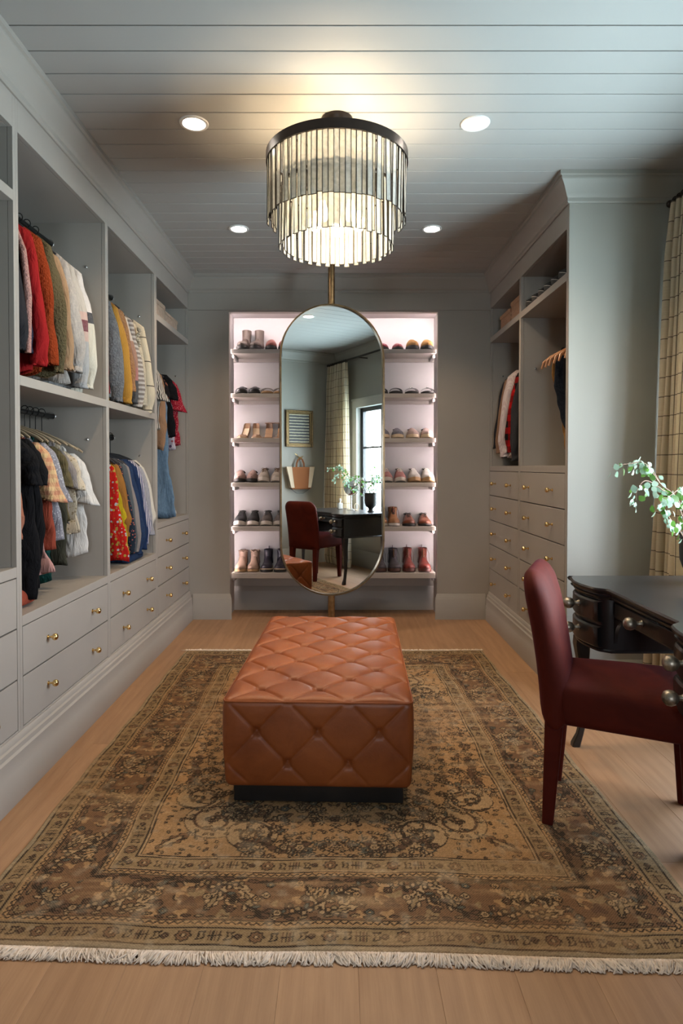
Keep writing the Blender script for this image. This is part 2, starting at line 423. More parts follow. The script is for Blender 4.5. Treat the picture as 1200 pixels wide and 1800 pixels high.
mb = MB(); mb.box(XW-.022, XW, WY0-.10, WY1+.10, WZ1, WZ1+.11, .003); mb.box(XW-.03, XW, WY0-.11, WY1+.11, WZ1+.095, WZ1+.115, .003)
mb.box(XW-.02, XW, WY0-.10, WY0, WZ0-.1, WZ1, .003); mb.box(XW-.02, XW, WY1, WY1+.10, WZ0-.1, WZ1, .003); mb.box(XW-.05, XW+.05, WY0-.11, WY1+.11, WZ0-.03, WZ0, .004)
mb.build('window_casing', mat('casing_paint', (.45, .45, .42), .45), win)
hw = struct(thing('hall_fill_window', 'added hall window for fill light', 'window')); del hw['label'], hw['category']  # unseen window, added to let fill light in from behind the camera
mb = MB(); 
for a in ((-.28, -.24, .95, 2.05), (.24, .28, .95, 2.05), (-.24, .24, .95, 1.0), (-.24, .24, 2.0, 2.05), (-.02, .02, 1.0, 2.0)): mb.box(a[0], a[1], -2.57, -2.53, a[2], a[3])
mb.build('window_frame', winblack, hw)

# recessed ceiling lights
warmw = (1, .73, .48)
em = mat('lamp_lens', (1, 1, 1), .4, emit=(1, .93, .82), estr=14)
trimw = mat('white_light_trim', (.8, .8, .78), .4)
for (x_, y_, lab) in ((-.645, 2.80, 'left one nearer the camera'), (.60, 2.80, 'right one nearer the camera'), (-.645, 4.03, 'left one near the shoe niche'), (.588, 4.03, 'right one near the shoe niche')):
    t_ = thing('ceiling_light', f'round recessed ceiling spotlight with white rim, {lab}', 'ceiling light', (x_, y_, H), group='recessed ceiling lights')
    MB().lathe([(.047, -.001), (.05, -.006), (.062, -.006), (.064, -.003), (.064, 0), (.047, -.001)], n=36).build('rim', trimw, t_)
    MB().lathe([(0, -.002), (.047, -.002)], n=36).build('lens', em, t_)
    l = bpy.data.lights.new('spot', 'SPOT'); l.energy = 46; l.color = warmw; l.spot_size = math.radians(125); l.spot_blend = .6; l.shadow_soft_size = .05
    lo = bpy.data.objects.new('spot_bulb', l); lo.location = (x_, y_, H-.02); C.objects.link(lo)
# ---------------------------------------------------------------- built-in wardrobes
KN = MB().lathe([(.0, 0), (.0085, 0), (.009, .002), (.0045, .005), (.004, .016), (.007, .019), (.0125, .023), (.0145, .029), (.0135, .036), (.009, .041), (0, .0425)], axis='x', n=20)
knob_mesh = KN.mesh('knob', brass, 50)
def drawer_mesh(wd, z0, z1, s):      # local: x toward room, y along run
    g = .0030
    mb = MB(); mb.box(-.020, 0, -wd/2+g, wd/2-g, z0+g, z1-g, .0012); mb.box(-.45, -.020, -wd/2+.02, wd/2-.02, z0+.02, z1-.03)
    return mb
def wardrobe(side, y0, y1, ya, yb, ndraw, shelf, label, zb, rods, stiles=(0, 0)):
    """y0..y1 opening; ya..yb outer; side -1 left, +1 right. Local x=0 at face plane, +x toward the room"""
    X = XL if side < 0 else XR
    t = thing('wardrobe_unit', label, 'wardrobe', (X, 0, 0), group='built-in wardrobe units of the left wall' if side < 0 else 'built-in wardrobe units of the right wall')
    if side > 0: t.rotation_euler = (0, 0, PI)
    D = .62; T = .018
    def Y(a, b):
        return (a, b) if side < 0 else (-b, -a)
    o0, o1 = Y(y0, y1); a0, a1 = Y(ya, yb)
    ZT = 2.486; zl = [zb+(.9595/5)*i if side > 0 else zb+.1925*i for i in range(ndraw+1)]
    if side > 0: zl = [.222+.1944*i for i in range(6)]
    ztop = zl[-1]; ledge = ztop+.040
    f = MB()      # face frame
    f.box(-.02, 0, a0, o0, .15, 2.62, .001); f.box(-.02, 0, o1, a1, .15, 2.62, .001)
    f.box(-.02, 0, o0, o1, ZT, 2.62, .001); f.box(-.02, 0, o0, o1, .15, zl[0]-.0, .001); f.box(-.02, 0, o0, o1, ztop+.001, ledge, .001)
    f.build('face_frame', paint, t)
    B(-D, -.021, o0-T, o0, .02, 2.60).build('side_panel', paint, t); B(-D, -.021, o1, o1+T, .02, 2.60).build('side_panel', paint, t)
    B(-D-.01, -D, o0-T, o1+T, .02, 2.60).build('back_panel', paint, t)
    B(-D, -.021, o0, o1, ZT, ZT+.02).build('top_panel', paint, t)
    B(-D, -.0205, o0, o1, ledge-.028, ledge-.0005).build('ledge', paint, t)
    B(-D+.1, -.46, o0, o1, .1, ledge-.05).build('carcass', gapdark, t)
    for z, th in shelf: B(-D, .0005, o0, o1, z-th, z, .001).build('shelf', paint, t)
    wd = o1-o0; yc = (o0+o1)/2
    for i in range(ndraw):
        d = drawer_mesh(wd, zl[i], zl[i+1], side).build('drawer', paint, t, loc=(0, yc, 0))
        zc = (zl[i]+zl[i+1])/2
        for q in (-.25, .25): put('knob', knob_mesh, d, (0, q*wd*1.06, zc))
    for rz_ in rods:
        r = MB().tube([(-.285, o0, rz_), (-.285, o1, rz_)], .0125, 12).build('hanging_rail', mat('rail_black', (.03, .03, .03), .35, .8), t)
        for yy in (o0, o1): MB().lathe([(.02, -.004), (.022, 0), (.02, .004)], (-.285, yy, rz_), 'y', 16).build('rail_socket', silver, r)
        for yy, s_ in ((o0, 1), (o1, -1)): MB().lathe([(0, .006*s_), (.006, .004*s_), (.008, 0)], (-.10, yy, rz_-.12), 'y', 12).build('screw_cap', silver, t)
    return t
wardrobe(-1, 1.46, 2.338, 1.44, 2.3565, 3, [(2.255, .04)], 'grey wardrobe bay with empty rail and three drawers, nearest the camera on the left', .235, [2.08])
wardrobe(-1, 2.375, 3.254, 2.3565, 3.272, 2, [(1.576, .038)], 'grey wardrobe bay with two drawers and short sleeves on its lower rail', .235, [2.38, 1.49])
wardrobe(-1, 3.290, 4.107, 3.272, 4.131, 2, [(1.576, .038)], 'grey wardrobe bay holding knitwear above and the red floral dress below', .235, [2.33, 1.42])
wardrobe(-1, 4.155, 5.010, 4.131, 5.02, 3, [(2.24, .040)], 'grey wardrobe bay with pale woven boxes and three drawers in far left corner', .235, [2.07])
wardrobe(-1, .55, 1.42, .2, 1.44, 3, [(2.255, .04)], 'grey built-in wardrobe bay beside the doorway, out of the frame', .235, [2.08])
wardrobe(1, 3.335, 4.170, 3.302, 4.189, 5, [(2.255, .042)], 'grey wardrobe tower with five drawers below hanging trousers, beside the desk', .222, [2.0])
wardrobe(1, 4.208, 5.008, 4.189, 5.02, 5, [(2.255, .042)], 'grey wardrobe tower with five drawers below hanging shirts in far right corner', .222, [2.07])

# ---------------------------------------------------------------- lit shoe niche
led = mat('led_strip', (1, 1, 1), .5, emit=(1.0, .85, .84), estr=105)
shelfpaint = mat('shelf_paint', (.40, .36, .33), .5)
ns = thing('shoe_shelving', 'six lit shoe shelves built into the pale niche of the back wall', 'shelves', (0, YB, 0))
SH = [2.180, 1.822, 1.460, 1.098, .740, .362]
bracket = mat('clear_bracket', (.45, .42, .41), .3)
for i, z in enumerate(SH):
    th = .034 if i < 5 else .045
    s_ = B(NX0+.003, NX1-.003, .068, NYB-YB, z-th, z, .001).build('shelf', shelfpaint, ns)
    B(NX0-.018, NX1+.018, NYB-YB-.02, NYB-YB, z-th-.03, z-th, .001).build('cleat', shelfpaint, s_)
    for xx in (NX0+.004, NX1-.026): B(xx, xx+.022, .11, NYB-YB-.02, z-th-.03, z-th, .006).build('bracket', bracket, s_)
for xx in (NX0-.019, NX1+.013): B(xx, xx+.006, .061, .067, .36, NZ).build('led_strip', led, ns)
B(NX0, NX1, .061, .068, NZ+.012, NZ+.018).build('led_strip', led, ns)

# ---------------------------------------------------------------- pill mirror on a brass pole
MTH = math.radians(14.6)
mt = thing('pivot_mirror', 'tall pill-shaped mirror in thin brass frame on floor-to-ceiling pole', 'mirror', (-.050, 4.50, 0), MTH)
MW, MH, MZ = .765, 2.085, 1.345
def pill(hw, hh, n=28):
    pts = []; r = hw
    for i in range(n+1): a = PI*i/n; pts.append((r*math.cos(a), hh-r+r*math.sin(a)))
    for i in range(n+1): a = PI+PI*i/n; pts.append((r*math.cos(a), -(hh-r)+r*math.sin(a)))
    return pts
mirm = mat('mirror_silver', (.90, .93, .92), .0, 1)
def pillring(hw, hh, y): return [(x, y, z+MZ) for x, z in pill(hw, hh)]
a, b_ = MW/2, MH/2
MB().loft([pillring(a-.006, b_-.006, -.004), pillring(a-.006, b_-.006, .012)], smooth=False).build('mirror_glass', mirm, mt)
MB().loft([pillring(a-.0085, b_-.0085, -.004), pillring(a-.0085, b_-.0085, -.022), pillring(a+.002, b_+.002, -.022), pillring(a+.002, b_+.002, .020), pillring(a-.01, b_-.01, .020), pillring(a-.01, b_-.01, .012)], False, False, smooth=False).build('frame', mat('mirror_frame_bronze', (.16, .105, .055), .35, .95, var=.3, vscale=20), mt, sharp=30)
MB().loft([pillring(a-.012, b_-.012, .0125), pillring(a-.012, b_-.012, .016)], smooth=False).build('back_plate', agedbrass, mt)
px0 = .0
for c__ in list(mt.children): c__.rotation_euler = (-.0040, 0, 0); c__.location = (0, -.0054, 0)
pz = mt
MB().tube([(px0, .042, .0), (px0, .042, H)], .025, 20).build('pole', agedbrass, mt)
MB().lathe([(.06, 0), (.06, .006), (.03, .012), (.027, .03)], (px0, .042, 0), n=28).build('floor_flange', agedbrass, mt)
MB().lathe([(.027, H-.03), (.03, H-.012), (.06, H-.006), (.06, H-.0005)], (px0, .042, 0), n=28).build('ceiling_flange', agedbrass, mt)

# ---------------------------------------------------------------- chandelier
CX, CY = -.012, 2.77
ch = thing('chandelier', 'two-tier drum chandelier of pale glass strips under a dark bronze ring', 'chandelier', (CX, CY, 0))
MB().lathe([(.068, H-.0005), (.068, H-.014), (.060, H-.026), (.02, H-.030), (.014, H-.034), (.014, 2.572), (0, 2.572)], n=36).build('canopy', bronze, ch)
MB().lathe([(.300, 2.548), (.310, 2.548), (.310, 2.588), (.297, 2.588), (.297, 2.584), (.300, 2.582), (.300, 2.548)], n=72).build('top_ring', bronze, ch, sharp=30)
mb = MB()
for k in range(4):
    a = PI/4+k*PI/2; mb.tube([(0, 0, 2.574), (.30*math.cos(a), .30*math.sin(a), 2.574)], .005, 8)
mb.lathe([(.243, 2.44), (.248, 2.44), (.248, 2.448), (.243, 2.448), (.243, 2.44)], n=60)
mb.lathe([(.0, 2.30), (.012, 2.30), (.012, 2.57), (0, 2.57)], n=12)
for k in range(4):
    a = k*PI/2; mb.tube([(0, 0, 2.444), (.245*math.cos(a), .245*math.sin(a), 2.444)], .004, 6)
mb.build('inner_frame', bronze, ch)
def strip_glass(name, col, tr):
    m = bpy.data.materials.new(name); m.use_nodes = True; nt = m.node_tree; nt.nodes.clear()
    o = nt.nodes.new('ShaderNodeOutputMaterial'); tc = nt.nodes.new('ShaderNodeTexCoord'); oi = nt.nodes.new('ShaderNodeObjectInfo')
    v = nt.nodes.new('ShaderNodeVectorMath'); lk(nt, tc.outputs['Object'], v.inputs[0]); lk(nt, oi.outputs['Location'], v.inputs[1])
    n = noise(nt, v.outputs[0], 26, 5, .65, 1.2)
    c = mixc(nt, math_(nt, 'MULTIPLY_ADD', n.outputs[0], 2.2, -.6), tuple(x*.62 for x in col), col)
    d = nt.nodes.new('ShaderNodeBsdfPrincipled'); lk(nt, c, d.inputs['Base Color']); d.inputs['Roughness'].default_value = .16; d.inputs['Specular IOR Level'].default_value = .7
    t = nt.nodes.new('ShaderNodeBsdfTranslucent'); lk(nt, c, t.inputs[0])
    x = nt.nodes.new('ShaderNodeBsdfTransparent'); x.inputs[0].default_value = (.96, .93, .86, 1)
    a = nt.nodes.new('ShaderNodeMixShader'); a.inputs[0].default_value = .55; lk(nt, d.outputs[0], a.inputs[1]); lk(nt, t.outputs[0], a.inputs[2])
    b = nt.nodes.new('ShaderNodeMixShader'); b.inputs[0].default_value = tr; lk(nt, a.outputs[0], b.inputs[1]); lk(nt, x.outputs[0], b.inputs[2])
    lk(nt, b.outputs[0], o.inputs[0]); return m
sg = strip_glass('capiz_glass', (.84, .87, .86), .26)
foil = mat('dark_foil_edge', (.035, .028, .022), .35, .7)
def strip_mesh(wd, hh):
    mb = MB(); mb.box(-wd/2+.0016, wd/2-.0016, -.0012, .0012, -hh+.002, -.002)
    me = mb.mesh('glass_strip', sg); 
    m2 = MB(); m2.v, m2.f, m2.sm = list(mb.v), list(mb.f), list(mb.sm)
    n0 = len(m2.f)
    m2.box(-wd/2, -wd/2+.0022, -.0018, .0018, -hh, 0); m2.box(wd/2-.0022, wd/2, -.0018, .0018, -hh, 0); m2.box(-wd/2, wd/2, -.0018, .0018, -hh, -hh+.002); m2.box(-wd/2, wd/2, -.0018, .0018, -.002, 0)
    me = m2.mesh('glass_strip', sg); me.materials.append(foil)
    for p in me.polygons: p.material_index = 0 if p.index < n0 else 1
    return me
s1 = strip_mesh(.0255, .262); s2 = strip_mesh(.0255, .245)
def strips(n, R, z, me, seed):
    rnd = random.Random(seed)
    for i in range(n):
        a = 2*PI*i/n; r = R+(.000 if i % 2 else -.012)
        put('glass_strip', me, ch, (r*math.cos(a), r*math.sin(a), z+(0 if i % 2 else .009)+rnd.uniform(-.003, .003)), (rnd.uniform(-.02, .02), 0, a+PI/2+rnd.uniform(-.10, .10)))
strips(84, .302, 2.562, s1, 1); strips(68, .250, 2.430, s2, 2)
bulbm = mat('lamp_bulb', (1, 1, 1), .4, emit=(1, .80, .52), estr=60)
for k in range(5):
    a = 2*PI*k/5+.3
    r = .10
    bb = MB().lathe([(0, -.045), (.018, -.04), (.026, -.02), (.024, 0), (.014, .025), (.012, .04)], (r*math.cos(a), r*math.sin(a), 2.32), n=16).build('bulb', bulbm, ch)
    MB().lathe([(.014, .04), (.014, .085), (.0, .085)], (r*math.cos(a), r*math.sin(a), 2.32), n=16).build('bulb_socket', bronze, bb)
    l = bpy.data.lights.new('bulb_light', 'POINT'); l.energy = 3.0; l.color = (1, .74, .46); l.shadow_soft_size = .022
    lo = bpy.data.objects.new('bulb_light', l); lo.location = (CX+.05*math.cos(a), CY+.05*math.sin(a), 2.475); C.objects.link(lo)

# ---------------------------------------------------------------- tufted leather ottoman
def leather():
    m, nt, b = _nodes('cognac_leather'); tc = nt.nodes.new('ShaderNodeTexCoord')
    n = noise(nt, tc.outputs['Object'], 5, 5, .6, .6); n2 = noise(nt, tc.outputs['Object'], 420, 3)
    c = mixc(nt, math_(nt, 'MULTIPLY_ADD', n.outputs[0], 1.8, -.4), (.165, .038, .009), (.32, .090, .021)); lk(nt, c, b.inputs['Base Color'])
    b.inputs['Roughness'].default_value = .38; lk(nt, math_(nt, 'MULTIPLY_ADD', n.outputs[0], .22, .32), b.inputs['Roughness'])
    b.inputs['Specular IOR Level'].default_value = .38
    n3 = noise(nt, tc.outputs['Object'], 38, 5, .6, .5)
    h = math_(nt, 'ADD', math_(nt, 'MULTIPLY', n2.outputs[0], .25), math_(nt, 'MULTIPLY', n3.outputs[0], .8)); bump(nt, b, h, .22, .004); return m
leath = leather()
OW, OL, OZ0, OZ1 = .688, 1.26, .062, .385
OYC = 2.22+OL/2; OXC = -.060
ot = thing('ottoman', 'long tufted cognac leather ottoman on black plinth standing on the rug', 'ottoman', (OXC, OYC, 0.008), -.0317)
PU, PV = .11, .1145
def tuft(u, v, amp):
    a = (u/PU+v/PV)/2; b = (u/PU-v/PV)/2
    sa, sb = abs(math.sin(PI*a)), abs(math.sin(PI*b))
    h = (sa*sb)**.34
    cr_ = min(sa, sb); 
    da = a-round(a); db = b-round(b); d2 = (da+db)**2*PU*PU+(da-db)**2*PV*PV
    g_ = min(abs(da), abs(db))*.157
    return amp*(h-1)*.9-.0035*math.exp(-(g_/.0045)**2)-min(.022, amp*2.2)*math.exp(-d2/(.015**2))
HZ = (OZ1-OZ0)/2
def ofn(q):
    x, y, z = q; hx, hy = OW/2, OL/2
    nx = max(0, (abs(x)-(hx-.03))/.03); ny = max(0, (abs(y)-(hy-.03))/.03); nz = max(0, (z-(HZ-.03))/.03)
    # lattice: rows start at the front edge
    vt = (y+hy); 
    et = max(0, 1-max(nx, ny))**.5; z_ = z
    if nz > .99 or (nz > .5 and nz >= max(nx, ny)):
        d = tuft(x-0.0+PU*1, vt, .017); fade = min(1, (hx-abs(x))/.05)*min(1, .25+(hy-abs(y))/.05); z_ += d*max(0, fade)+.010*max(0, fade)
    vz = HZ-z
    if ny > .99 or (ny > .5 and ny >= max(nx, nz)):
        d = tuft(x+PU, vz, .007); fade = max(0, min(1, (hx-abs(x))/.05, (HZ-abs(z))/.05)); y += (d*fade+.004*fade)*(1 if y > 0 else -1)
    elif nx > .99 or (nx > .5 and nx >= max(ny, nz)):
        d = tuft(vt, vz+0, .007); fade = max(0, min(1, (hy-abs(y))/.05, (HZ-abs(z))/.05)); x += (d*fade+.004*fade)*(1 if x > 0 else -1)
    # belly in toward the plinth
    t_ = max(0, (-z-HZ+.16)/.16); s_ = 1-.030*t_*t_
    return (x*s_, y*(1-.016*t_*t_), z_)
MB().rbox((0, 0, OZ0+HZ), (OW/2, OL/2, HZ), .022, (150, 270, 60), ofn).build('cushion', leath, ot, sharp=None)
mb = MB(); e_ = .010
ring_ = []
hx, hy, zz = OW/2-.003, OL/2-.003, OZ1-.004
cor = .022
pts = []
for (cx_, cy_, a0) in ((hx-cor, hy-cor, 0), (-hx+cor, hy-cor, PI/2), (-hx+cor, -hy+cor, PI), (hx-cor, -hy+cor, 1.5*PI)):
    for k in range(5): a = a0+PI/2*k/4; pts.append((cx_+cor*math.cos(a), cy_+cor*math.sin(a), zz-.004))
pts.append(pts[0]); mb.tube(pts, .0035, 6); mb.build('piping', leath, ot)
B(-OW/2+.035, OW/2-.035, -OL/2+.035, OL/2-.035, 0.0, OZ0+.02, .003).build('plinth', blackwood, ot)
btn = MB().lathe([(0, .004), (.006, .0035), (.009, .001), (.010, -.004)], n=12).mesh('button', leath)
for r_ in range(1, 11):
    for u in ((-.22, 0, .22) if r_ % 2 else (-.11, .11)): put('button', btn, ot, (u, -OL/2+r_*PV, OZ1-.026))
for r_, us in ((1, (-.22, 0, .22)), (2, (-.11, .11))):
    for u in us:
        for s_ in (-1, 1): put('button', btn, ot, (u, s_*(OL/2-.024), OZ1-r_*PV), (s_*-PI/2, 0, 0))

# ---------------------------------------------------------------- red velvet chair
def velvet():
    m, nt, b = _nodes('red_velvet'); tc = nt.nodes.new('ShaderNodeTexCoord')
    n = noise(nt, tc.outputs['Object'], 6, 4, .6, .8)
    c = mixc(nt, math_(nt, 'MULTIPLY_ADD', n.outputs[0], 2, -.5), (.046, .0045, .002), (.085, .009, .003)); lk(nt, c, b.inputs['Base Color'])
    b.inputs['Roughness'].default_value = .75; b.inputs['Sheen Weight'].default_value = .05; b.inputs['Sheen Roughness'].default_value = .3; b.inputs['Sheen Tint'].default_value = (.55, .12, .40, 1)
    b.inputs['Specular IOR Level'].default_value = .15
    n2 = noise(nt, tc.outputs['Object'], 260, 2); bump(nt, b, n2.outputs[0], .15, .002); return m
velv = velvet()
cf = math.atan2(-.165, .37)
cc = thing('dining_chair', 'dark red velvet upholstered side chair standing at the black desk', 'chair', (.778, 2.283, .006), cf)
# local: +x = forward (toward desk), y = across; origin midway between the rear feet
def backf(q):
    x, y, z = q; t = (z+.265)/.53          # 0 bottom .. 1 top
    w_ = 1.0+.02*t; 
    if z > .10: pass
    x2 = x*(1-.12*t)-.085*t+.028*t*(1-t)*2-.10*(y*y)*(-.6)
    return (x2, y*w_, z)
mb = MB()
NY, NZ_ = 28, 30
BW, BH, BT = .212, .265, .042
rings = []
def rr(u):                        # outline in y-z of the back panel, rounded top corners
    return u
out_ = []
R_ = .085
for k in range(9): a = PI/2*k/8; out_.append((BW-R_+R_*math.cos(a), BH-R_+R_*math.sin(a)))
for k in range(9): a = PI/2+PI/2*k/8; out_.append((-BW+R_+R_*math.cos(a), BH-R_+R_*math.sin(a)))
for k in range(1, 14): out_.append((-BW, BH-R_-(2*BH-R_)*k/14))
for k in range(5): a = PI+PI/2*k/4; out_.append((-BW+.02+.02*math.cos(a), -BH+.02+.02*math.sin(a)))
for k in range(5): a = 1.5*PI+PI/2*k/4; out_.append((BW-.02+.02*math.cos(a), -BH+.02+.02*math.sin(a)))
for k in range(13, 0, -1): out_.append((BW, BH-R_-(2*BH-R_)*k/14))
for (ins, xx) in ((.17, -BT-.010), (.11, -BT-.009), (.06, -BT-.004), (.036, -BT+.002), (.020, -BT+.010), (.008, -BT+.022), (.001, -BT+.036), (0, BT-.036), (.006, BT-.022), (.018, BT-.008), (.034, BT+.002), (.06, BT+.008), (.11, BT+.013), (.17, BT+.014)):
    r = []
    for (y, z) in out_:
        fy = 1-ins/BW; fz = 1-ins/BH*.95
        r.append(backf((xx, y*fy, z*fz)))
    rings.append(r)
mb.loft(rings); mb.build('backrest', velv, cc, loc=(.025, 0, .335+.265), sharp=None)
def seatf(q):
    x, y, z = q; tf = (x+.25)/.5
    if z > 0: z += .018*(1-(y/.22)**2)*(1-(x/.26)**2)
    return (x, y*(.94+.10*tf), z-.012*tf*0)
MB().rbox((.275, 0, .415), (.25, .205, .068), .035, (12, 10, 2), seatf).build('seat', velv, cc, sharp=None)
def leg(x, y, sx, sy, z1=.36, r0=.030, r1=.018):
    mb = MB(); rings = []
    for t in [0, .5, 1]:
        r = r1+(r0-r1)*t; cx_ = x+sx*(1-t); cy_ = y+sy*(1-t); z = z1*t
        rings.append([(cx_+r*math.cos(a)*1.2 if 0 else cx_+max(-r, min(r, 1.35*r*math.cos(a))), cy_+max(-r, min(r, 1.35*r*math.sin(a))), z) for a in [2*PI*k/16+PI/16 for k in range(16)]])
    return mb.loft(rings)
for (x, y, sx, sy) in ((.025, .165, -.02, .0), (.025, -.165, -.02, 0), (.43, .17, .012, .0), (.43, -.17, .012, 0)):
    leg(x, y, sx, sy).build('leg', velv, cc)

# ---------------------------------------------------------------- black writing desk
DY0, DY1, DC = 1.635, 2.775, 2.205
dk = thing('writing_desk', 'black lacquered writing desk with bowed drawer fronts and pewter ball knobs', 'desk', (0, DC, 0))
def front(d, ins=0):
    """front edge X of the desk as a function of the distance d from its centre line"""
    a = abs(d)
    if a < .255: x = 1.075
    elif a < .30: s_ = (a-.255)/.045; x = 1.075-.045*(3*s_*s_-2*s_**3)
    elif a < .535: s_ = (a-.30)/.235; x = 1.030-.022*math.sin(PI*s_)
    else: x = 1.030+.0*(a-.535)
    return x+ins
DX1 = 1.60
def outline(ins, n=90):
    pts = []; hd = .57-ins
    for i in range(n+1):
        d = -hd+2*hd*i/n; x = front(d)+ins-.018
        if abs(d) > hd-.022: x = front(hd)+ins-.018+(.0 if abs(d) > hd-.001 else .014)
        pts.append((x, d))
    pts += [(DX1-ins, hd), (DX1-ins, -hd)]
    return pts
def slab(levels):
    return MB().loft([[(x, y, z) for x, y in outline(i_)] for i_, z in levels], smooth=False)
slab([(.020, .700), (.012, .706), (.010, .714), (.016, .717), (.016, .722), (.004, .727), (0, .734), (0, .739), (.006, .745)]).build('desk_top', blackwood, dk, sharp=35)
for s_ in (-1, 1):       # pedestals
    y0, y1 = sorted((s_*.262, s_*.545))
    rings = []
    def pout(ins, z):
        pts = []
        for i in range(21):
            d = y0+ins+(y1-y0-2*ins)*i/20; pts.append((front(d)+ins+.004, d, z))
        pts += [(DX1-.03-ins, y1-ins, z), (DX1-.03-ins, y0+ins, z)]
        return pts
    ped = MB().loft([pout(.0, .488), pout(.0, .495), pout(.006, .500), pout(.006, .700)], smooth=False).build('pedestal', blackwood, dk, sharp=35)
    for (z0, z1) in ((.505, .592), (.606, .694)):
        def dr(ins, off, z):
            return [(front(d)+.006+off, d, z) for d in [y0+.02+ins+(y1-y0-.04-2*ins)*i/20 for i in range(21)]]
        r = [dr(0, 0, z0), dr(0, -.010, z0), dr(.004, -.014, z0+.006), dr(.006, -.014, z1-.010), dr(0, -.008, z1-.002), dr(0, 0, z1)]
        d_ = MB().loft(r, False, False, closed=False).build('drawer', blackwood, dk, sharp=30)
        yk = (y0+y1)/2
        MB().lathe([(.012, 0), (.013, .004), (.008, .010), (.008, .022), (.014, .026), (.021, .034), (.0235, .045), (.021, .057), (.012, .065), (0, .067)], (front(yk)-.006, yk, (z0+z1)/2+.01), '-x', 20).build('knob', pewter, d_)
B(1.088, DX1-.04, -.262, .262, .628, .70, .001).build('centre_case', blackwood, dk)
mb = MB(); mb.box(1.078, 1.088, -.245, .245, .635, .694, .003)
d_ = mb.build('drawer', blackwood, dk)
MB().lathe([(.012, 0), (.013, .004), (.008, .010), (.008, .022), (.014, .026), (.021, .034), (.0235, .045), (.021, .057), (.012, .065), (0, .067)], (1.080, 0.02, .668), '-x', 20).build('knob', pewter, d_)
for s_ in (-1, 1):      # curved brackets under the centre drawer
    rr_ = []
    for k in range(9):
        a = PI/2*k/8; rr_.append((s_*(.262-.075*(1-math.sin(a))), .628-.10*(1-math.cos(a))))
    poly = [(s_*.262, .628)]+rr_
    MB().loft([[(1.086, y, z) for y, z in poly], [(1.10, y, z) for y, z in poly]], smooth=False).build('bracket', blackwood, dk)
for sx, x in ((-1, 1.065), (1, DX1-.06)):
    for s_ in (-1, 1):
        y = s_*.515; rings = []
        for t, o_, r in ((0, .028, .017), (.03, .026, .018), (.12, .012, .0135), (.3, -.004, .0135), (.55, -.006, .017), (.8, .004, .024), (.93, .008, .030), (1, .006, .030)):
            z = .49*t; rings.append([(x+sx*o_+r*max(-1, min(1, 1.3*math.cos(a))), y+s_*o_*.5+r*max(-1, min(1, 1.3*math.sin(a))), z) for a in [2*PI*k/16+PI/16 for k in range(16)]])
        MB().loft(rings).build('leg', blackwood, dk)

# ---------------------------------------------------------------- curtains and rod
def curtain_mat():
    m = bpy.data.materials.new('windowpane_linen'); m.use_nodes = True; nt = m.node_tree; nt.nodes.clear()
    o = nt.nodes.new('ShaderNodeOutputMaterial'); b = nt.nodes.new('ShaderNodeBsdfPrincipled'); uv = nt.nodes.new('ShaderNodeTexCoord')
    s = nt.nodes.new('ShaderNodeSeparateXYZ'); lk(nt, uv.outputs['UV'], s.inputs[0])
    def line(v, w_): f = math_(nt, 'FRACT', math_(nt, 'MULTIPLY', v, 1/.098)); return math_(nt, 'LESS_THAN', f, w_)
    l = math_(nt, 'MAXIMUM', line(s.outputs[0], .045), line(s.outputs[1], .045))
    n = noise(nt, uv.outputs['UV'], 14, 5, .7); mp = nt.nodes.new('ShaderNodeMapping'); mp.inputs['Scale'].default_value = (8, 400, 1); lk(nt, uv.outputs['UV'], mp.inputs[0])
    n2 = noise(nt, mp.outputs[0], 1, 3)
    c = mixc(nt, n2.outputs[0], (.60, .51, .37), (.78, .69, .53)); c = mixc(nt, math_(nt, 'MULTIPLY', l, .85), c, (.07, .05, .045))
    lk(nt, c, b.inputs['Base Color']); b.inputs['Roughness'].default_value = .9; b.inputs['Specular IOR Level'].default_value = .15
    t = nt.nodes.new('ShaderNodeBsdfTranslucent'); lk(nt, c, t.inputs[0]); mx = nt.nodes.new('ShaderNodeMixShader'); mx.inputs[0].default_value = .42
    lk(nt, b.outputs[0], mx.inputs[1]); lk(nt, t.outputs[0], mx.inputs[2]); lk(nt, mx.outputs[0], o.inputs[0]); return m
curt = curtain_mat()
def curtain(label, ya, yb, yfa, yfb, xc, seed, nple=9, xbot=0.0):
    rnd = random.Random(seed); n = 220; m = 60; ph = [rnd.uniform(-.5, .5) for _ in range(nple+2)]
    z0, z1 = .012, 2.565; width = nple*.17
    def P(u, v):
        z = z0+(z1-z0)*v; k = u*nple; i = int(min(k, nple-.001))
        loc = PI*2*(k)+ph[i]*.5*math.sin(PI*(k-i))*(1-v)
        A = (.034+.012*math.sin(5*k+seed))*(1-.35*max(0, (v-.9)/.1)) 
        s = v**.8; ya_, yb_ = yfa+(ya-yfa)*s, yfb+(yb-yfb)*s
        y = ya_+(yb_-ya_)*u+.010*math.sin(loc*2)*(1)+.006*math.sin(9*v+k*3)
        x = xc+xbot*(1-v)+A*math.cos(loc)+.008*math.sin(7*v+2*k)*(1-v)
        if v < .03: x -= .02*(.03-v)/.03*math.cos(loc)
        return (x, y, z)
    mb = MB().grid(P, n, m); me = mb.mesh('curtain', curt)
    uvl = me.uv_layers.new(name='UV'); 
    vi = np.zeros(len(me.loops), dtype=np.int32); me.loops.foreach_get('vertex_index', vi)
    iu = vi//(m+1); iv = vi % (m+1)
    uv = np.stack([iu/n*width, iv/m*(z1-z0)], 1).astype(np.float32).ravel(); uvl.data.foreach_set('uv', uv)
    o = bpy.data.objects.new('curtain', me); C.objects.link(o); tag(o, label, 'curtain', 'checked linen curtains'); return o
curtain('cream windowpane check curtain hanging behind the far end of the desk', 2.86, 3.20, 2.80, 3.265, 1.70, 3, xbot=-.075)
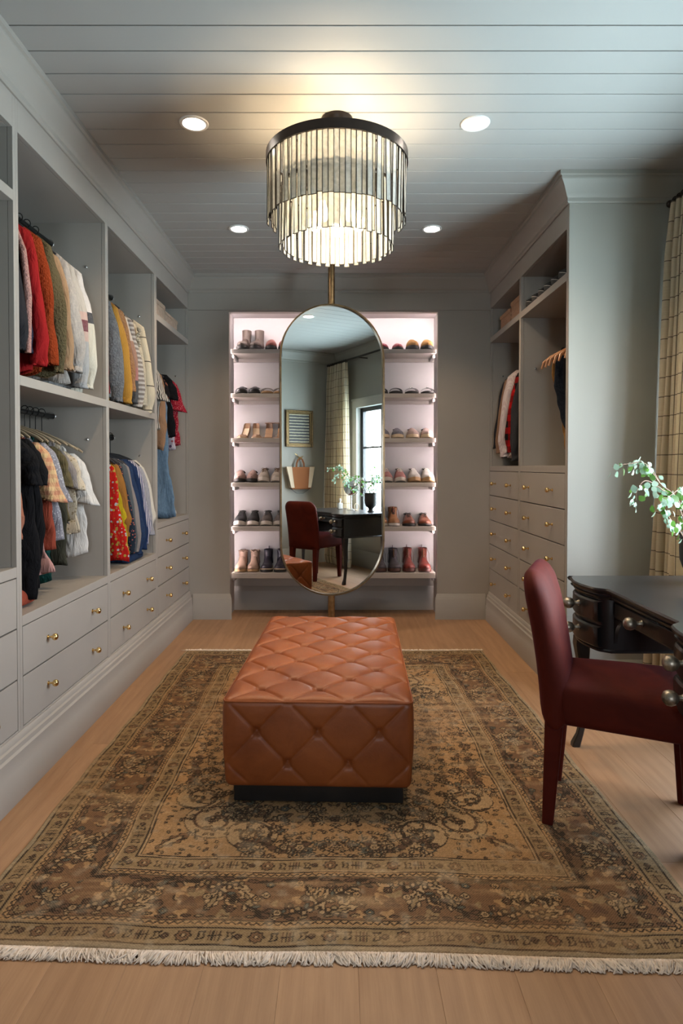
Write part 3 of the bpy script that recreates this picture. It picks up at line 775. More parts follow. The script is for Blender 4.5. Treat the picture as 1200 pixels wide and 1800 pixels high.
curtain('cream windowpane check curtain at the near end of the window, seen in the mirror', 1.18, 1.64, 1.22, 1.86, 1.70, 5, xbot=-.08)
rod = thing('curtain_rod', 'dark bronze curtain rod above the window', 'curtain rod', (1.70, 0, 2.58))
MB().tube([(0, 1.17, 0), (0, 3.235, 0)], .0125, 14).build('pole', bronze, rod)
for y, s_ in ((1.17, -1), (3.235, 1)): MB().lathe([(.0125, 0), (.018, .004*s_), (.02, .012*s_), (.016, .022*s_), (0, .026*s_)], (0, y, 0), 'y', 16).build('finial', bronze, rod)
for y in (1.9, 2.75): MB().tube([(0, y, 0), (.148, y, 0)], .007, 10).build('bracket', bronze, rod)
ringm = MB(); ringm.tube([(.019*math.cos(a), 0, .019*math.sin(a)) for a in [2*PI*k/14 for k in range(15)]], .0025, 6, caps=False); rgm = ringm.mesh('curtain_ring', bronze)
for a0, a1 in ((2.87, 3.19), (1.19, 1.63)):
    for k in range(9): put('curtain_ring', rgm, rod, (0, a0+(a1-a0)*k/8, -.004))

# ---------------------------------------------------------------- framed stripe print, hook, bag on the near wall
gold = mat('antique_gold_frame', (.12, .075, .03), .4, .7, var=.4, vscale=40); gold2 = mat('bright_gold_slip', (.38, .28, .13), .35, .6)
def art_mat():
    m, nt, b = _nodes('striped_print'); tc = nt.nodes.new('ShaderNodeTexCoord'); s = nt.nodes.new('ShaderNodeSeparateXYZ'); lk(nt, tc.outputs['Object'], s.inputs[0])
    mp = nt.nodes.new('ShaderNodeMapping'); mp.inputs['Scale'].default_value = (3, 1, 12); lk(nt, tc.outputs['Object'], mp.inputs[0]); n = noise(nt, mp.outputs[0], 8, 5, .7)
    v = math_(nt, 'FRACT', math_(nt, 'MULTIPLY_ADD', n.outputs[0], .35, math_(nt, 'MULTIPLY', s.outputs[2], 26)))
    c = mixc(nt, math_(nt, 'LESS_THAN', v, .66), (.50, .46, .33), (.018, .022, .028)); lk(nt, c, b.inputs['Base Color']); b.inputs['Roughness'].default_value = .5; return m
pc = thing('framed_print', 'framed abstract print of dark horizontal brush stripes in gold frame', 'picture', (1.290, YF+.002, 1.745))
PWd, PHt = .193, .236
def frame_ring(w0, h0, w1, h1, ya, yb):
    mb = MB()
    for a in ((-w0, -w1, -h0, h0), (w1, w0, -h0, h0), (-w1, w1, h1, h0), (-w1, w1, -h0, -h1)): mb.box(a[0], a[1], ya, yb, a[2], a[3], .003)
    return mb
frame_ring(PWd, PHt, PWd-.026, PHt-.026, 0, .028).build('frame', gold, pc); frame_ring(PWd-.026, PHt-.026, PWd-.036, PHt-.036, 0, .018).build('inner_slip', gold2, pc)
frame_ring(PWd-.036, PHt-.036, PWd-.05, PHt-.05, 0, .014).build('mount', gold, pc)
B(-PWd+.05, PWd-.05, 0, .008, -PHt+.05, PHt-.05).build('print', art_mat(), pc)
hk = thing('wall_hook', 'brass branch-shaped wall hook holding the tan tote bag', 'hook', (1.30, YF+.001, 1.365))
MB().lathe([(.018, 0), (.02, .004), (.012, .008), (0, .009)], (0, 0, 0), 'y', 18).build('hook_plate', brass, hk)
mb = MB(); mb.tube([(0, .006, 0), (0, .045, -.012), (0, .062, .006), (0, .060, .028)], [.006, .006, .005, .004], 8); mb.tube([(0, .006, .004), (-.05, .03, .035), (-.085, .035, .060)], [.005, .004, .002], 8); mb.tube([(0, .006, .004), (.04, .03, .030)], [.005, .002], 8); mb.tube([(-.05, .03, .035), (-.055, .03, .06)], [.0035, .0015], 8); mb.build('hook_arm', brass, hk)
tan = mat('tan_leather', (.23, .09, .036), .8, spec=.15, bscale=200, bstr=.1); cream = mat('cream_canvas', (.58, .48, .35), .8, bscale=200, bstr=.2)
bg_ = thing('tote_bag', 'tan and cream trapezoid tote bag hanging from brass wall hook', 'bag', (1.285, YF+.045, 1.10))
def bagbody(w0, w1, h, d0, d1, xs):
    pass
mb = MB(); top = .150; 
def bp(x, z, y): return (x, y, z)
def trapz(x0t, x1t, x0b, x1b, zt, zb, dt, db):
    rr1 = []
    for s_ in (1,):
        pass
    ringt = [(x0t, -dt, zt), (x1t, -dt, zt), (x1t, dt, zt), (x0t, dt, zt)]; ringb = [(x0b, -db, zb), (x1b, -db, zb), (x1b, db, zb), (x0b, db, zb)]
    return MB().loft([ringb, ringt], smooth=False)
trapz(-.125, .125, -.095, .095, .150, -.125, .022, .040).build('front_panel', tan, bg_)
trapz(.125, .200, .095, .140, .155, -.115, .020, .037).build('side_panel', cream, bg_); trapz(-.200, -.125, -.140, -.095, .155, -.115, .020, .037).build('side_panel', cream, bg_)
trapz(-.14, .14, -.12, .12, -.115, -.135, .038, .030).build('base', tan, bg_)
for y in (-.012, .016):
    MB().tube([(-.055, y, .13), (-.050, y, .20), (-.03, y, .245), (0, y, .268), (.03, y, .245), (.050, y, .20), (.055, y, .13)], .006, 8).build('handle', tan, bg_)
MB().tube([(-.18, 0, .08), (-.17, 0, -.02), (-.13, .0, -.13), (-.05, 0, -.185), (.04, 0, -.19), (.12, 0, -.14), (.16, 0, -.02), (.18, 0, .08)], .004, 6).build('shoulder_strap', mat('strap_grey', (.12, .13, .13), .5), bg_)

# ---------------------------------------------------------------- things on the desk
dz = .745
leafg = []
def leaf_mat(nm, c1, c2):
    m = bpy.data.materials.new(nm); m.use_nodes = True; nt = m.node_tree; nt.nodes.clear(); o = nt.nodes.new('ShaderNodeOutputMaterial')
    b = nt.nodes.new('ShaderNodeBsdfPrincipled'); oi = nt.nodes.new('ShaderNodeObjectInfo'); c = mixc(nt, oi.outputs['Random'], c1, c2); lk(nt, c, b.inputs['Base Color']); b.inputs['Roughness'].default_value = .45
    t = nt.nodes.new('ShaderNodeBsdfTranslucent'); lk(nt, c, t.inputs[0]); mx = nt.nodes.new('ShaderNodeMixShader'); mx.inputs[0].default_value = .35; lk(nt, b.outputs[0], mx.inputs[1]); lk(nt, t.outputs[0], mx.inputs[2]); lk(nt, mx.outputs[0], o.inputs[0]); return m
lm1 = leaf_mat('silver_leaf', (.22, .36, .26), (.42, .55, .44)); lm2 = leaf_mat('green_leaf', (.05, .13, .02), (.12, .26, .05))
def leafmesh(m):
    mb = MB(); v = [(0, 0, 0)]; n = 10
    out_ = [(0, 0), (.35, .30), (.52, .62), (.48, .95), (.28, 1.2), (0, 1.42), (-.28, 1.2), (-.48, .95), (-.52, .62), (-.35, .30)]
    vs = [(x*.0175, y*.0175*1.0, -.0016*abs(x)*3+.001) for x, y in out_]+[(0, .0175*.7, -.0015)]
    fs = [(i, (i+1) % 10, 10) for i in range(10)]; mb.add(vs, fs); return mb.mesh('leaf', m)
lmesh = [leafmesh(lm1), leafmesh(lm1), leafmesh(lm2)]
PXc, PYc = 1.475, 2.57
pot = thing('footed_vase', 'dark grey footed vase standing on the black desk', 'vase', (PXc, PYc, dz))
MB().lathe([(.040, 0), (.042, .006), (.030, .012), (.026, .03), (.034, .045), (.056, .065), (.068, .10), (.070, .15), (.068, .20), (.072, .205), (.072, .21), (.062, .21), (.060, .12), (.03, .09), (0, .085)], n=36).build('bowl', mat('matt_black_clay', (.022, .022, .024), .55), pot)
plant = thing('eucalyptus_branches', 'leafy silver-green eucalyptus branches arching out of the dark vase', 'plant', (0, 0, 0))
barkm = mat('twig_bark', (.20, .13, .09), .8)
def at(px, py, Y):
    X = (px-597)/1100*Y; return Vector((X, Y, 1.23+(820-py)/1100*Y))
root = Vector((PXc, PYc, dz+.10))
def spline(pts, n):
    out = []
    P = [pts[0]]+pts+[pts[-1]]
    for i in range(1, len(P)-2):
        for k in range(n):
            t = k/n; a, b, c, d = P[i-1], P[i], P[i+1], P[i+2]
            out.append(.5*((2*b)+(-a+c)*t+(2*a-5*b+4*c-d)*t*t+(-a+3*b-3*c+d)*t**3))
    out.append(P[-2]); return out
rnd = random.Random(11)
nleaf = 0
def branch(pts, sub=True, dens=1.0, r=.0035):
    global nleaf
    sp_ = spline([Vector(p) for p in pts], 6); L = len(sp_)
    MB().tube(sp_, [r*(1-.75*i/L) for i in range(L)], 6).build('stem', barkm, plant)
    for i in range(5 if r > .003 else 1, L):
        if nleaf > 296: break
        for q in range(2 if i % 2 else 1):
            if rnd.random() > dens: continue
            p = sp_[i]; off = Vector((rnd.uniform(-1, 1), rnd.uniform(-1, 1), rnd.uniform(-1.3, .6)))*.021
            o = put('leaf', lmesh[rnd.choice((0, 1, 2))], plant, p+off, (rnd.uniform(-2.2, -.8), rnd.uniform(-.8, .8), rnd.uniform(-1.4, 1.4)))
            s_ = rnd.uniform(.85, 1.35); o.scale = (s_, s_, s_); nleaf += 1
branch([root, at(1195, 885, 2.52), at(1160, 850, 2.46), at(1133, 815, 2.42), at(1108, 815, 2.40), at(1076, 820, 2.38)], dens=.75)
branch([root, at(1190, 885, 2.50), at(1165, 862, 2.44), at(1135, 845, 2.40), at(1120, 862, 2.38), at(1118, 880, 2.38)], dens=.65)
branch([at(1160, 850, 2.46), at(1143, 822, 2.44), at(1127, 812, 2.42), at(1121, 804, 2.42)], r=.0022, dens=.8)
branch([root, at(1193, 930, 2.52), at(1180, 915, 2.46), at(1168, 895, 2.43), at(1155, 885, 2.41)], r=.003, dens=.9)
branch([root, at(1205, 870, 2.52), at(1195, 860, 2.46), at(1180, 870, 2.43), at(1165, 880, 2.40)], r=.003, dens=.9)
for k in range(17):
    a = rnd.uniform(-.7, 2.3) if k % 3 else rnd.uniform(0, 6.28); el = rnd.uniform(.35, 1.35); L_ = rnd.uniform(.16, .36)
    d = Vector((math.cos(a)*math.cos(el)*.8, math.sin(a)*math.cos(el), math.sin(el)))
    p1 = root+Vector((0, 0, .14))+d*L_*.3; p2 = p1+d*L_*.5; p3 = p2+Vector((d.x, d.y, d.z*.2-.15))*L_*.5
    p3.x = min(p3.x, 1.76); p2.x = min(p2.x, 1.74)
    branch([root, p1, p2, p3], r=.0028, dens=.42)
vm_ = thing('vanity_mirror', 'round silver vanity mirror on stand, on the desk', 'vanity mirror', (1.48, 2.135, dz), 1.0)
MB().lathe([(.055, 0), (.055, .004), (.010, .014), (.006, .03), (.0055, .15), (.0055, .20)], n=28).build('stand', silver, vm_)
o = MB().lathe([(0, -.004), (.088, -.004), (.094, 0), (.088, .004), (0, .0045)], (0, 0, 0), 'y', 40).build('mirror_disc', mirm, vm_, loc=(0, 0, .265)); o.rotation_euler = (.25, 0, 0)
MB().tube([(.097*math.cos(a), 0, .265+.097*math.sin(a)) for a in [-PI/2+PI*2*k/32 for k in range(33)]], .004, 8).build('mirror_rim', silver, vm_)
pb = thing('perfume_bottle', 'small clear glass perfume bottle with white stopper on the desk', 'bottle', (1.41, 1.99, dz))
MB().rbox((0, 0, .04), (.030, .022, .038), .012, (3, 3, 3)).build('bottle_body', mat('cream_glass', (.75, .73, .68), .08, trans=.5), pb)
MB().lathe([(.009, .076), (.009, .095), (.014, .10), (.016, .115), (.010, .13), (0, .133)], n=16).build('stopper', mat('white_stopper', (.85, .83, .8), .3), pb)
jw = thing('ring_ornament', 'small pale ring-shaped ornament beside the vanity mirror on the desk', 'ornament', (1.44, 2.32, dz))
MB().tube([(.03*math.cos(a), 0, .045+.038*math.sin(a)) for a in [-PI/2+2*PI*k/24 for k in range(25)]], .006, 8).build('ring', cream, jw)
MB().lathe([(.022, 0), (.022, .005), (.008, .009), (0, .009)], n=18).build('foot', cream, jw)
# ---------------------------------------------------------------- hanging clothes
def interp(t, ks, vs): return float(np.interp(t, ks, vs))
hookm = mat('black_hook', (.02, .02, .02), .35, .6); hwood = mat('hanger_wood', (.30, .24, .16), .5, var=.2); hwoodr = mat('red_beech_hanger', (.52, .24, .11), .4, var=.25, vscale=12); hblack = mat('velvet_hanger', (.025, .025, .03), .8)
def hanger(label, x, y, z, rz_, drop, m, side, grp, thick=.006, bar=False):
    h = thing('coat_hanger', label, 'hanger', (x, y, z), rz_, group=grp)
    pts = [(0, 0, 0), (0, 0, drop-.035)]
    for k in range(9): a = -PI*.45+PI*1.35*k/8; pts.append((.019*math.cos(a)*(1), 0, drop-.007+.020*math.sin(a)))
    MB().tube(pts, .0022, 8).build('hook', hookm if not bar else silver, h)
    pts = [(-.218, 0, -.125), (-.205, 0, -.085), (-.16, 0, -.048), (-.06, 0, -.010), (0, 0, .002), (.06, 0, -.010), (.16, 0, -.048), (.205, 0, -.085), (.218, 0, -.125)] if bar else [(-.205, 0, -.075), (-.18, 0, -.058), (-.12, 0, -.030), (-.06, 0, -.008), (0, 0, .002), (.06, 0, -.008), (.12, 0, -.030), (.18, 0, -.058), (.205, 0, -.075)]
    MB().tube(pts, [thick*.7, thick, thick, thick*1.1, thick*1.2, thick*1.1, thick, thick, thick*.7], 8, flat=1.2).build('shoulder_bar', m, h)
    if bar: MB().tube([(-.19, 0, -.072), (.19, 0, -.072)], .005, 8).build('trouser_bar', m, h)
    return h
def garment(name, label, cat, side, y, ztop, L, hwid, sleeve, m, rod, sm=None, th=.032, flare=1.0, seed=0, hang='black hanger', hm=None, neck=.06, grp=None, slen=.56, curl=0, trim=None):
    X = -1.495 if side < 0 else 1.485
    rnd = random.Random(seed*31+5); rz_ = rnd.uniform(-.07, .07)+(0 if side < 0 else PI)
    g = thing(name, label, cat, (X, y, ztop), rz_, group=grp)
    ph = [rnd.uniform(0, 6.28) for _ in range(6)]; k1 = rnd.uniform(14, 22); k2 = rnd.uniform(28, 44)
    rings = []; zs = [0, .006, .018, .04, .065, .09, .12]+[.12+(L-.12)*k/22 for k in range(1, 23)]
    bottoms = sleeve == 'none_flat'
    for z in zs:
        if bottoms: w_ = interp(z, [0, .03, L*.4, L], [hwid*.95, hwid, hwid*1.02, hwid*flare]); d = interp(z, [0, .02, .12, L], [.010, .020, th, th*.8])
        else:
            w_ = interp(z, [0, .012, .040, .085, .16, .30, L], [neck, neck+.02, hwid*.58, hwid*.84, hwid*.92, hwid*1.0, hwid*(1.04+flare-1)]); d = interp(z, [0, .02, .09, .2, L*.7, L], [.006, .011, .020, th, th, th*.85])
        n = 48; r = []
        fz = min(1, max(0, (z-.08)/.25)); 
        for k in range(n):
            a = 2*PI*k/n; c, s_ = math.cos(a), math.sin(a)
            x = w_*math.copysign(abs(c)**.75, c); yy = d*math.copysign(abs(s_)**.8, s_)
            fold = .010*math.sin(k1*x+ph[0]+2*z+.8*math.sin(7*z+ph[1]))+.006*math.sin(k2*x+ph[1]-5*z)+.0035*math.sin(26*z+30*x+ph[2])+.003*math.sin(61*z-44*x+ph[4])
            yy += fz*(fold*(1 if s_ > 0 else .8)+.006*math.sin(5*z+ph[2]))
            x += fz*(.011*math.sin(8*z+ph[3])+.006*math.sin(21*z+ph[4]+3*s_)+.003*math.sin(57*z+ph[5]+5*s_))
            r.append((x, yy, -z+(-.010*math.sin(3.1*c*2+ph[5])*(z/L)**4 if z > L*.5 else 0)))
        rings.append(r)
    # turn the hem inwards so that the cloth has an inside
    last = rings[-1]; rings.append([(p[0]*.96, p[1]*.75, p[2]+.004) for p in last]); rings.append([(p[0]*.9, p[1]*.5, p[2]+.06) for p in last])
    MB().loft(rings, True, True).build('body', m, g, sharp=None)
    if sleeve in ('long', 'short', 'ruffle'):
        for s_ in (-1, 1):
            if sleeve == 'long':
                P = [(hwid-.085, -.035), (hwid-.048, -.085), (hwid-.022, -.20), (hwid+.006, -.34), (hwid+.028+rnd.uniform(-.01, .01), -.48*slen/.56), (hwid+.038+rnd.uniform(-.018, .008), -slen)]; R1 = [.026, .050, .056, .052, .046, .034]
                P += [(P[-1][0], -slen-.035)]; R1 += [.035]
            else:
                q = .225; P = [(hwid-.080, -.040), (hwid-.050, -.085), (hwid-.030, -.15), (hwid-.012, -q)]; R1 = [.028, .048, .054, .052 if sleeve == 'short' else .052]
                if sleeve == 'ruffle': P += [(hwid+.002, -q-.065)]; R1 += [.070]
            t_ = np.linspace(0, 1, len(P)); m_ = 26; rr = []
            for i in range(m_):
                t = i/(m_-1); x = interp(t, t_, [p[0] for p in P]); z = interp(t, t_, [p[1] for p in P]); r0 = interp(t, t_, R1)
                ring = []
                for k in range(20):
                    a = 2*PI*k/20; fr = 1+(.16*math.sin(a*6+ph[0])*t*t if sleeve == 'ruffle' else .10*math.sin(a*3+9*t+ph[0])+.05*math.sin(19*t+ph[3]+2*a))
                    cr_ = .006*math.sin(34*t+a*2+ph[1])
                    ring.append((s_*(x+r0*math.cos(a)*fr), (min(r0*.72, th*1.25)+cr_)*math.sin(a)*fr-.006*t*s_, z-.4*r0*math.cos(a)*(.45 if sleeve != 'long' else .25)*t))
                rr.append(ring)
            l = rr[-1]; c0 = np.mean(l, 0); rr.append([tuple(c0+(np.array(p)-c0)*.85+np.array((0, 0, .01))) for p in l]); rr.append([tuple(c0+(np.array(p)-c0)*.6+np.array((0, 0, .05))) for p in l])
            MB().loft(rr, True, True).build('sleeve', sm or m, g, sharp=None)
    if trim == 'pearls':
        pm = mat('pearl', (.85, .83, .78), .15)
        for k in range(11): MB().lathe([(0, -.004), (.0035, -.002), (.0035, .002), (0, .004)], (rnd.uniform(.08, .17), -th-.006, rnd.uniform(-.36, -.20)), n=8).build('pearl', pm, g)
    if trim == 'fringe':
        fm = MATS['cream_fringe_knit']
        mb = MB()
        for k in range(46):
            z = -.12-k*.0105; x = hwid+.03+.012*math.sin(k*.9); r_ = .010+.004*math.sin(k*2.1)
            mb.lathe([(0, -r_), (r_, -r_*.5), (r_, r_*.5), (0, r_)], (x, -.03+.008*math.cos(k*1.7), z), n=7)
        mb.build('fringe_trim', fm, g)
    if trim == 'sherpa':
        mb = MB().tube([(hwid-.01, -th*.6, -.06), (hwid+.045, -th*.9, -.20), (hwid+.065, -th*.9, -.38), (hwid+.062, -th*.9, -.60)], [.010, .013, .014, .012], 10); mb.build('fleece_edge', MATS['pink_fleece'], g)
    if trim == 'buttons':
        for k in range(5): MB().lathe([(0, .002), (.010, .0015), (.011, -.002)], (hwid-.02+.008*k, -th-.010, -.16-.07*k), 'y', 12).build('button', hookm, g)
    if hang: up_ = .040 if hm is not None else .004; hanger(f'{hang} holding the {label.split(",")[0]}', X, y, ztop+up_, rz_, rod-ztop+.016-up_, hm or hblack, side, grp='hangers on the wardrobe rails')
    return g
c_ = cloth
F = {}
def cl(k, *a, **kw): F[k] = c_(k, *a, **kw); return F[k]
cl('charcoal_wool', 'plain', [(.03, .03, .035)]); cl('navy_fleece', 'fleece', [(.025, .03, .06), (.02, .02, .04)]); cl('pink_fleece', 'fleece', [(.55, .30, .26), (.4, .2, .18)])
cl('red_cotton', 'plain', [(.36, .018, .020)]); cl('rust_corduroy', 'vstripe', [(.34, .055, .015), (.22, .03, .01)], f=110, knit=2); cl('olive_sherpa', 'fleece', [(.13, .105, .055), (.07, .055, .03)])
cl('tan_cotton', 'plain', [(.42, .27, .16)]); cl('grey_marl', 'heather', [(.50, .46, .42), (.36, .34, .33)], f=60); cl('marl_bands', 'bands', [(.52, .48, .43), (.62, .42, .36), (.16, .02, .03), (.60, .42, .36), (.40, .41, .42)], bands=[.29, .33, .385, .43])
cl('block_bands', 'bands', [(.72, .68, .66), (.02, .02, .025), (.68, .62, .38), (.70, .66, .56)], bands=[.27, .32, .42]); cl('block_sleeve', 'bands', [(.74, .70, .68), (.02, .02, .025), (.70, .66, .55)], bands=[.27, .325])
cl('brown_pink', 'plain', [(.40, .16, .10)]); cl('black_cotton', 'plain', [(.010, .010, .012)]); cl('rust_blouse', 'plain', [(.34, .07, .04)]); cl('copper_plaid', 'plaid', [(.55, .25, .15), (.70, .48, .25)], f=28)
cl('blue_grey_dot', 'dots', [(.28, .28, .32), (.55, .55, .58)], f=110, duty=.3); cl('navy_dot', 'dots', [(.02, .025, .09), (.6, .6, .6)], f=70, duty=.3); cl('teal_pattern', 'floral', [(.01, .05, .045), (.02, .09, .08)], f=60)
cl('pink_blouse', 'plain', [(.60, .33, .30)]); cl('dark_olive', 'plain', [(.045, .045, .032)]); cl('khaki', 'plain', [(.14, .115, .06)]); cl('grey_cotton', 'plain', [(.28, .25, .24)]); cl('cream_lace', 'dots', [(.58, .50, .38), (.35, .28, .18)], f=55, duty=.30, knit=1)
cl('white_cotton', 'plain', [(.76, .74, .71)]); cl('white_blue', 'plain', [(.62, .64, .70)])
cl('burgundy', 'plain', [(.16, .012, .02)]); cl('grey_cable', 'heather', [(.22, .23, .25), (.12, .13, .145)], f=40, knit=2); cl('mustard_knit', 'plain', [(.56, .29, .055)], knit=1); cl('tan_cable', 'heather', [(.44, .24, .12), (.32, .16, .08)], f=40, knit=2)
cl('knit_bands', 'bands', [(.66, .58, .5), (.40, .20, .13), (.48, .17, .15), (.03, .03, .035)], bands=[.22, .38, .46]); cl('grey_hstripe', 'hstripe', [(.26, .22, .20), (.56, .52, .48)], f=36)
cl('cream_fringe_knit', 'fleece', [(.68, .60, .46), (.5, .43, .32)]); cl('cream_line', 'hstripe', [(.66, .58, .44), (.08, .07, .06)], f=6.5, duty=.04, knit=1)
cl('red_floral', 'floral', [(.50, .02, .015), (.40, .12, .05), (.45, .45, .48), (.42, .30, .06)], f=58); cl('mustard_yellow', 'plain', [(.50, .38, .02)]); cl('ochre', 'plain', [(.33, .15, .035)]); cl('dark_dot', 'dots', [(.02, .025, .04), (.4, .12, .1)], f=70, duty=.3)
cl('peach_cream', 'plain', [(.58, .42, .30)]); cl('slate', 'plain', [(.10, .115, .13)]); cl('navy', 'plain', [(.02, .035, .10)]); cl('navy_denim', 'heather', [(.025, .05, .12), (.02, .03, .07)], f=60); cl('navy_stripe', 'vstripe', [(.03, .05, .15), (.62, .60, .66)], f=58, duty=.5)
cl('pin_stripe', 'vstripe', [(.20, .22, .28), (.52, .50, .52)], f=120, duty=.4); cl('white_cream', 'plain', [(.68, .65, .58)])
cl('bw_stripe', 'vstripe', [(.03, .025, .025), (.66, .62, .56)], f=60, duty=.5); cl('camel', 'plain', [(.38, .22, .13)]); cl('light_denim', 'heather', [(.16, .26, .38), (.11, .19, .30)], f=50)
cl('black_floral', 'floral', [(.015, .013, .015), (.42, .16, .10), (.3, .1, .06)], f=17); cl('purple_print', 'floral', [(.55, .50, .58), (.08, .05, .12), (.4, .1, .1)], f=30); cl('red_spot', 'dots', [(.35, .02, .035), (.6, .25, .25)], f=90, duty=.28)
cl('pink_white', 'vstripe', [(.62, .50, .49), (.70, .62, .60)], f=90); cl('buffalo', 'plaid', [(.42, .01, .01), (.012, .01, .01)], f=11); cl('dark_grey_knit', 'plain', [(.05, .05, .055)], knit=1); cl('camel_dark', 'plain', [(.32, .19, .12)])
cl('tobacco_cord', 'plain', [(.36, .19, .065)]); cl('black_denim', 'plain', [(.012, .012, .015)]); cl('dark_denim', 'heather', [(.035, .045, .06), (.015, .02, .03)], f=60)
g = garment
U = 2.275
g('jacket', 'charcoal jacket at the near end of the upper rail, left of the navy fleece', 'jacket', -1, 2.435, U, .66, .215, 'long', F['charcoal_wool'], 2.38, seed=1)
g('fleece_jacket', 'navy fleece jacket with fluffy pink edge on the upper rail', 'jacket', -1, 2.500, U, .66, .215, 'long', F['navy_fleece'], 2.38, seed=2, trim='sherpa', th=.028)
g('sweatshirt', 'plain red sweatshirt between navy fleece and rust corduroy jacket', 'sweatshirt', -1, 2.575, U, .66, .225, 'long', F['red_cotton'], 2.38, seed=3, slen=.60)
g('corduroy_jacket', 'rust orange corduroy jacket with long sleeves on the upper rail', 'jacket', -1, 2.655, U, .65, .23, 'long', F['rust_corduroy'], 2.38, seed=4, slen=.58)
g('sherpa_jacket', 'olive brown sherpa jacket with curly fleece on the upper rail', 'jacket', -1, 2.765, U, .64, .235, 'long', F['olive_sherpa'], 2.38, seed=5, th=.045, slen=.60)
g('cardigan', 'tan cardigan tucked behind the olive sherpa jacket', 'cardigan', -1, 2.855, U-.01, .62, .215, 'long', F['tan_cotton'], 2.38, seed=6, th=.022)
g('sweater', 'light grey marl sweater beside the olive sherpa jacket', 'sweater', -1, 2.935, U-.01, .64, .225, 'long', F['grey_marl'], 2.38, seed=7)
g('sweater', 'grey sweater with pink and burgundy arm bands', 'sweater', -1, 3.010, U-.015, .66, .228, 'long', F['marl_bands'], 2.38, seed=8, slen=.62)
g('sweater', 'white sweater with black and cream colour blocks, last on the upper rail', 'sweater', -1, 3.095, U-.02, .665, .232, 'long', F['block_bands'], 2.38, sm=F['block_sleeve'], seed=9, th=.036, slen=.61)
Lw = 1.385; hw_ = dict(hang='wooden hanger', hm=hwood, neck=.10)
g('jacket', 'short pinkish brown jacket at the near end of the lower rail', 'jacket', -1, 2.425, Lw, .42, .205, 'long', F['brown_pink'], 1.49, seed=11, slen=.40, **hw_)
g('blouse', 'black blouse dotted with pearls on the lower rail', 'blouse', -1, 2.615, Lw, .66, .245, 'short', F['black_cotton'], 1.49, seed=12, trim='pearls', **hw_)
g('dress', 'long plain black dress in front of the pearl blouse', 'dress', -1, 2.545, Lw, .69, .245, 'short', F['black_cotton'], 1.49, seed=13, **hw_)
g('blouse', 'rust red blouse with wide copper plaid ruffle sleeves', 'blouse', -1, 2.725, Lw-.01, .50, .235, 'ruffle', F['rust_blouse'], 1.49, sm=F['copper_plaid'], seed=14, **hw_)
g('shirt', 'blue-grey finely dotted shirt with loose short sleeve', 'shirt', -1, 2.785, Lw-.01, .48, .240, 'ruffle', F['blue_grey_dot'], 1.49, seed=15, **hw_)
g('blouse', 'pale pink pleated blouse hanging low behind the dotted shirt', 'blouse', -1, 2.680, Lw-.10, .52, .205, 'none', F['pink_blouse'], 1.49, seed=16, th=.02, flare=1.25, **hw_)
g('dress', 'dark teal patterned dress behind the pink blouse', 'dress', -1, 2.835, Lw-.01, .67, .18, 'none', F['teal_pattern'], 1.49, seed=17, th=.022, **hw_)
g('tee_shirt', 'dark olive long tee hanging to the wardrobe floor', 'top', -1, 2.895, Lw-.02, .60, .205, 'none', F['dark_olive'], 1.49, seed=18, flare=1.15, **hw_)
g('tee_shirt', 'khaki short-sleeved tee on the lower rail', 'top', -1, 2.975, Lw-.02, .40, .195, 'short', F['khaki'], 1.49, seed=19, th=.02, **hw_)
g('tee_shirt', 'taupe grey short-sleeved tee between khaki tee and cream lace top', 'top', -1, 3.025, Lw-.03, .40, .190, 'short', F['grey_cotton'], 1.49, seed=20, th=.02, **hw_)
g('blouse', 'cream lace top on the lower rail', 'top', -1, 3.080, Lw-.04, .44, .20, 'short', F['cream_lace'], 1.49, seed=21, th=.022, **hw_)
g('shirt', 'white short-sleeved shirt, last garment on the lower rail', 'shirt', -1, 3.145, Lw-.05, .55, .215, 'ruffle', F['white_cotton'], 1.49, seed=22, th=.026, **hw_)
V = 2.215
g('sweater', 'burgundy sweater at near end of the second bay, upper rail', 'sweater', -1, 3.350, V, .58, .20, 'long', F['burgundy'], 2.33, seed=31)
g('sweater', 'thick grey cable-knit sweater on the upper rail', 'sweater', -1, 3.500, V+.01, .62, .225, 'long', F['grey_cable'], 2.33, seed=32, th=.045, slen=.60)
g('cardigan', 'mustard knitted cardigan with dark buttons', 'cardigan', -1, 3.600, V, .61, .228, 'long', F['mustard_knit'], 2.33, seed=33, trim='buttons', th=.036, slen=.59)
g('sweater', 'tan cable-knit sweater next to the mustard cardigan', 'sweater', -1, 3.695, V+.01, .55, .222, 'long', F['tan_cable'], 2.33, seed=34, th=.040, slen=.52)
g('sweater', 'sweater banded cream, brown, pink and black', 'sweater', -1, 3.775, V-.01, .59, .218, 'long', F['knit_bands'], 2.33, seed=35, th=.024)
g('sweater', 'sweater with narrow grey and white crosswise stripes', 'sweater', -1, 3.840, V-.01, .60, .225, 'long', F['grey_hstripe'], 2.33, seed=36, th=.026, slen=.58)
g('cardigan', 'cream cardigan with knotted fringe edge', 'cardigan', -1, 3.920, V-.01, .60, .215, 'long', F['cream_fringe_knit'], 2.33, seed=37, trim='fringe', th=.030, slen=.56)
g('sweater', 'cream sweater with thin dark lines, last on the second bay upper rail', 'sweater', -1, 4.015, V-.015, .61, .240, 'long', F['cream_line'], 2.33, seed=38, th=.036, slen=.595)
W = 1.315
g('skirt', 'long black skirt at near end of the second bay, lower rail', 'skirt', -1, 3.335, W, .61, .20, 'none', F['black_cotton'], 1.42, seed=41)
g('dress', 'red floral dress with grey and yellow flowers', 'dress', -1, 3.520, W, .62, .265, 'none', F['red_floral'], 1.42, seed=42, flare=1.12)
g('blouse', 'peach cream blouse behind the red floral dress', 'blouse', -1, 3.560, W+.01, .40, .200, 'none', F['peach_cream'], 1.42, seed=43, th=.018)
